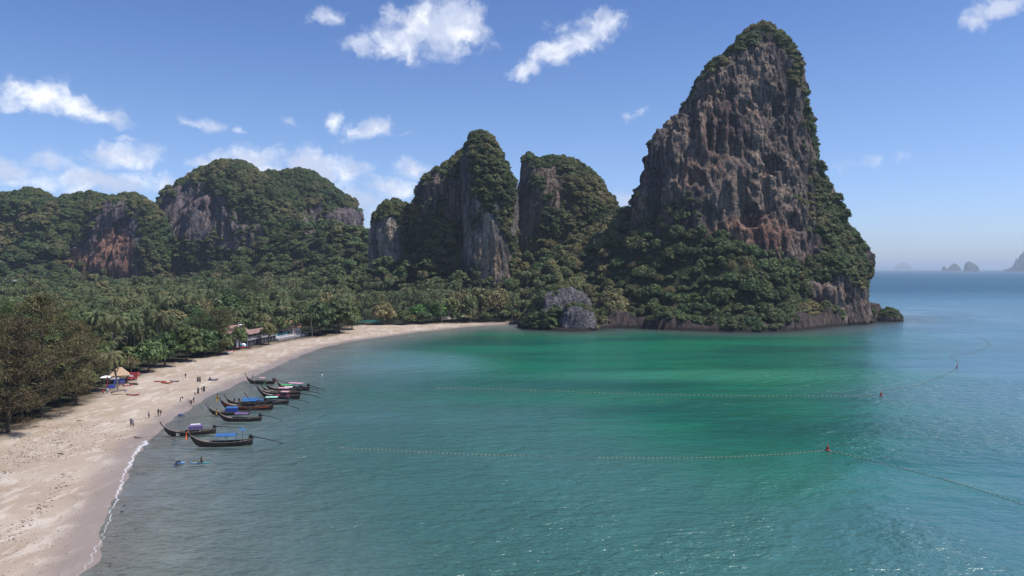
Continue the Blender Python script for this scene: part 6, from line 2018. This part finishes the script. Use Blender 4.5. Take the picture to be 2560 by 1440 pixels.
rest = {}
for i, p in enumerate(PL):
    if info[i][0] < 0 and p[2] < 400 and abs(p[1] / max(p[2], 1)) > .8: continue
    cm, tm = meshes_for(p)
    kind, x, y, z, th, cr, cz, rot, tint, var, tilt = p[:11]
    if i in single:
        lab, cat, grp = LAB.get(i) or describe(p)
        if len(p) == 12: lab, grp = p[11], None
        nm = 'palm_tree' if kind == 'palm' else 'cliff_shrub' if kind.startswith('cliff') else 'beach_tree' if len(p) == 12 else 'hanging_shrub' if kind == 'drape' else 'broadleaf_tree'
        if kind.startswith('cliff') or tm is None:
            o = link(nm, cm, None, (x, y, z), (tilt[0], tilt[1], rot), (cr, cr, cz)); o['tint'] = tint; tag(o, lab, cat, grp); continue
        E = empty(nm, (x, y, z), rot); tag(E, lab, cat, grp)
        c = link('crown', cm, E, loc=(0, 0, th), scl=(cr, cr, cz)); c['tint'] = tint
        if kind == 'palm': t = link('trunk', tm, E, scl=(1, 1, th))
        else: t = link('trunk', tm, E, scl=(max(th + cz * .6, 2) * .8, max(th + cz * .6, 2) * .8, th + cz * .6))
    else:
        rest.setdefault((cm.name, 'c', kind.startswith('cliff'), kind == 'palm'), []).append((x, y, z + th, cr, cr, cz, tilt[0], tilt[1], rot, tint))
        if tm is not None and th > 1 and y < 650 and not kind.startswith('cliff'):
            if kind == 'palm': rest.setdefault((tm.name, 't', False, True), []).append((x, y, z, 1, 1, th, 0, 0, rot, 0))


print('plants', len(PL), 'single', len(single))


def stuff_object(name, label, cat, groups):
    """all remaining plants of a sort as one object: points that carry instances of the same plant meshes"""
    pts = []; ids = []; srcs = []
    for k, (mn, arr) in enumerate(groups):
        pts += arr; ids += [k] * len(arr)
        src = bpy.data.objects.new(mn, bpy.data.meshes[mn]); srcs.append(src)
    if not pts: return
    A = np.array(pts, np.float32)
    me = mesh(name, A[:, :3], [], [], False)
    for nm, sl in (('scl', A[:, 3:6]), ('rot', A[:, 6:9])):
        at = me.attributes.new(nm, 'FLOAT_VECTOR', 'POINT'); at.data.foreach_set('vector', np.ascontiguousarray(sl).ravel())
    at = me.attributes.new('tint', 'FLOAT', 'POINT'); at.data.foreach_set('value', np.ascontiguousarray(A[:, 9]))
    at = me.attributes.new('which', 'INT', 'POINT'); at.data.foreach_set('value', np.array(ids, np.int32))
    o = link(name, me); tag(o, label, cat, kind='stuff')
    g = bpy.data.node_groups.new(name, 'GeometryNodeTree')
    g.interface.new_socket('Geometry', in_out='INPUT', socket_type='NodeSocketGeometry'); g.interface.new_socket('Geometry', in_out='OUTPUT', socket_type='NodeSocketGeometry')
    N = g.nodes; Lk = g.links
    gi = N.new('NodeGroupInput'); go = N.new('NodeGroupOutput')
    coll = N.new('GeometryNodeGeometryToInstance')
    for s in reversed(srcs):
        oi = N.new('GeometryNodeObjectInfo'); oi.inputs['Object'].default_value = s; oi.inputs['As Instance'].default_value = True
        Lk.new(oi.outputs['Geometry'], coll.inputs[0])
    iop = N.new('GeometryNodeInstanceOnPoints')
    def attr(nm, t):
        a = N.new('GeometryNodeInputNamedAttribute'); a.data_type = t; a.inputs['Name'].default_value = nm; return a.outputs[0]
    jn = N.new('GeometryNodeJoinGeometry')
    # one branch per source mesh
    cmp_src = attr('which', 'INT')
    for k, s in enumerate(srcs):
        oi = N.new('GeometryNodeObjectInfo'); oi.inputs['Object'].default_value = s; oi.inputs['As Instance'].default_value = True
        ip = N.new('GeometryNodeInstanceOnPoints')
        cp = N.new('FunctionNodeCompare'); cp.data_type = 'INT'; cp.operation = 'EQUAL'
        Lk.new(cmp_src, cp.inputs[2]); cp.inputs[3].default_value = k
        Lk.new(gi.outputs[0], ip.inputs['Points']); Lk.new(cp.outputs[0], ip.inputs['Selection']); Lk.new(oi.outputs['Geometry'], ip.inputs['Instance'])
        Lk.new(attr('scl', 'FLOAT_VECTOR'), ip.inputs['Scale'])
        e2r = N.new('FunctionNodeEulerToRotation'); Lk.new(attr('rot', 'FLOAT_VECTOR'), e2r.inputs[0]); Lk.new(e2r.outputs[0], ip.inputs['Rotation'])
        Lk.new(ip.outputs[0], jn.inputs[0])
    N.remove(iop); N.remove(coll)
    for n_ in [n_ for n_ in N if n_.type == 'OBJECT_INFO' and not n_.outputs['Geometry'].is_linked]: N.remove(n_)
    Lk.new(jn.outputs[0], go.inputs[0])
    md = o.modifiers.new('plants', 'NODES'); md.node_group = g
    return o


stuff_object('cliff_vegetation', 'dense shrubs and small trees covering the limestone towers and mounds', 'vegetation', [(k[0], v) for k, v in rest.items() if k[2]])
stuff_object('palm_grove', 'dense mass of coconut palms filling the flat land behind the beach', 'palm grove', [(k[0], v) for k, v in rest.items() if k[3]])
stuff_object('jungle', 'dense mixed jungle trees filling the valley and headland slopes', 'jungle', [(k[0], v) for k, v in rest.items() if not k[2] and not k[3]])

# ------------------------------------------------------------------ sea haze
HAZE = True
if HAZE:
    m = bpy.data.materials.new('haze_air'); m.use_nodes = True; T = NT(m.node_tree)
    v = T.n('ShaderNodeVolumePrincipled', {'Color': (0.70, 0.84, 1.0, 1), 'Density': 7e-5, 'Anisotropy': 0.1}).outputs[0]
    T.n('ShaderNodeOutputMaterial', {'Volume': v})
    o = MB().box(-95000, 95000, -5000, 95000, -8.5, 245).build('haze', m); tag(o, 'thin pale sea haze over the whole bay and horizon', 'haze', kind='stuff')
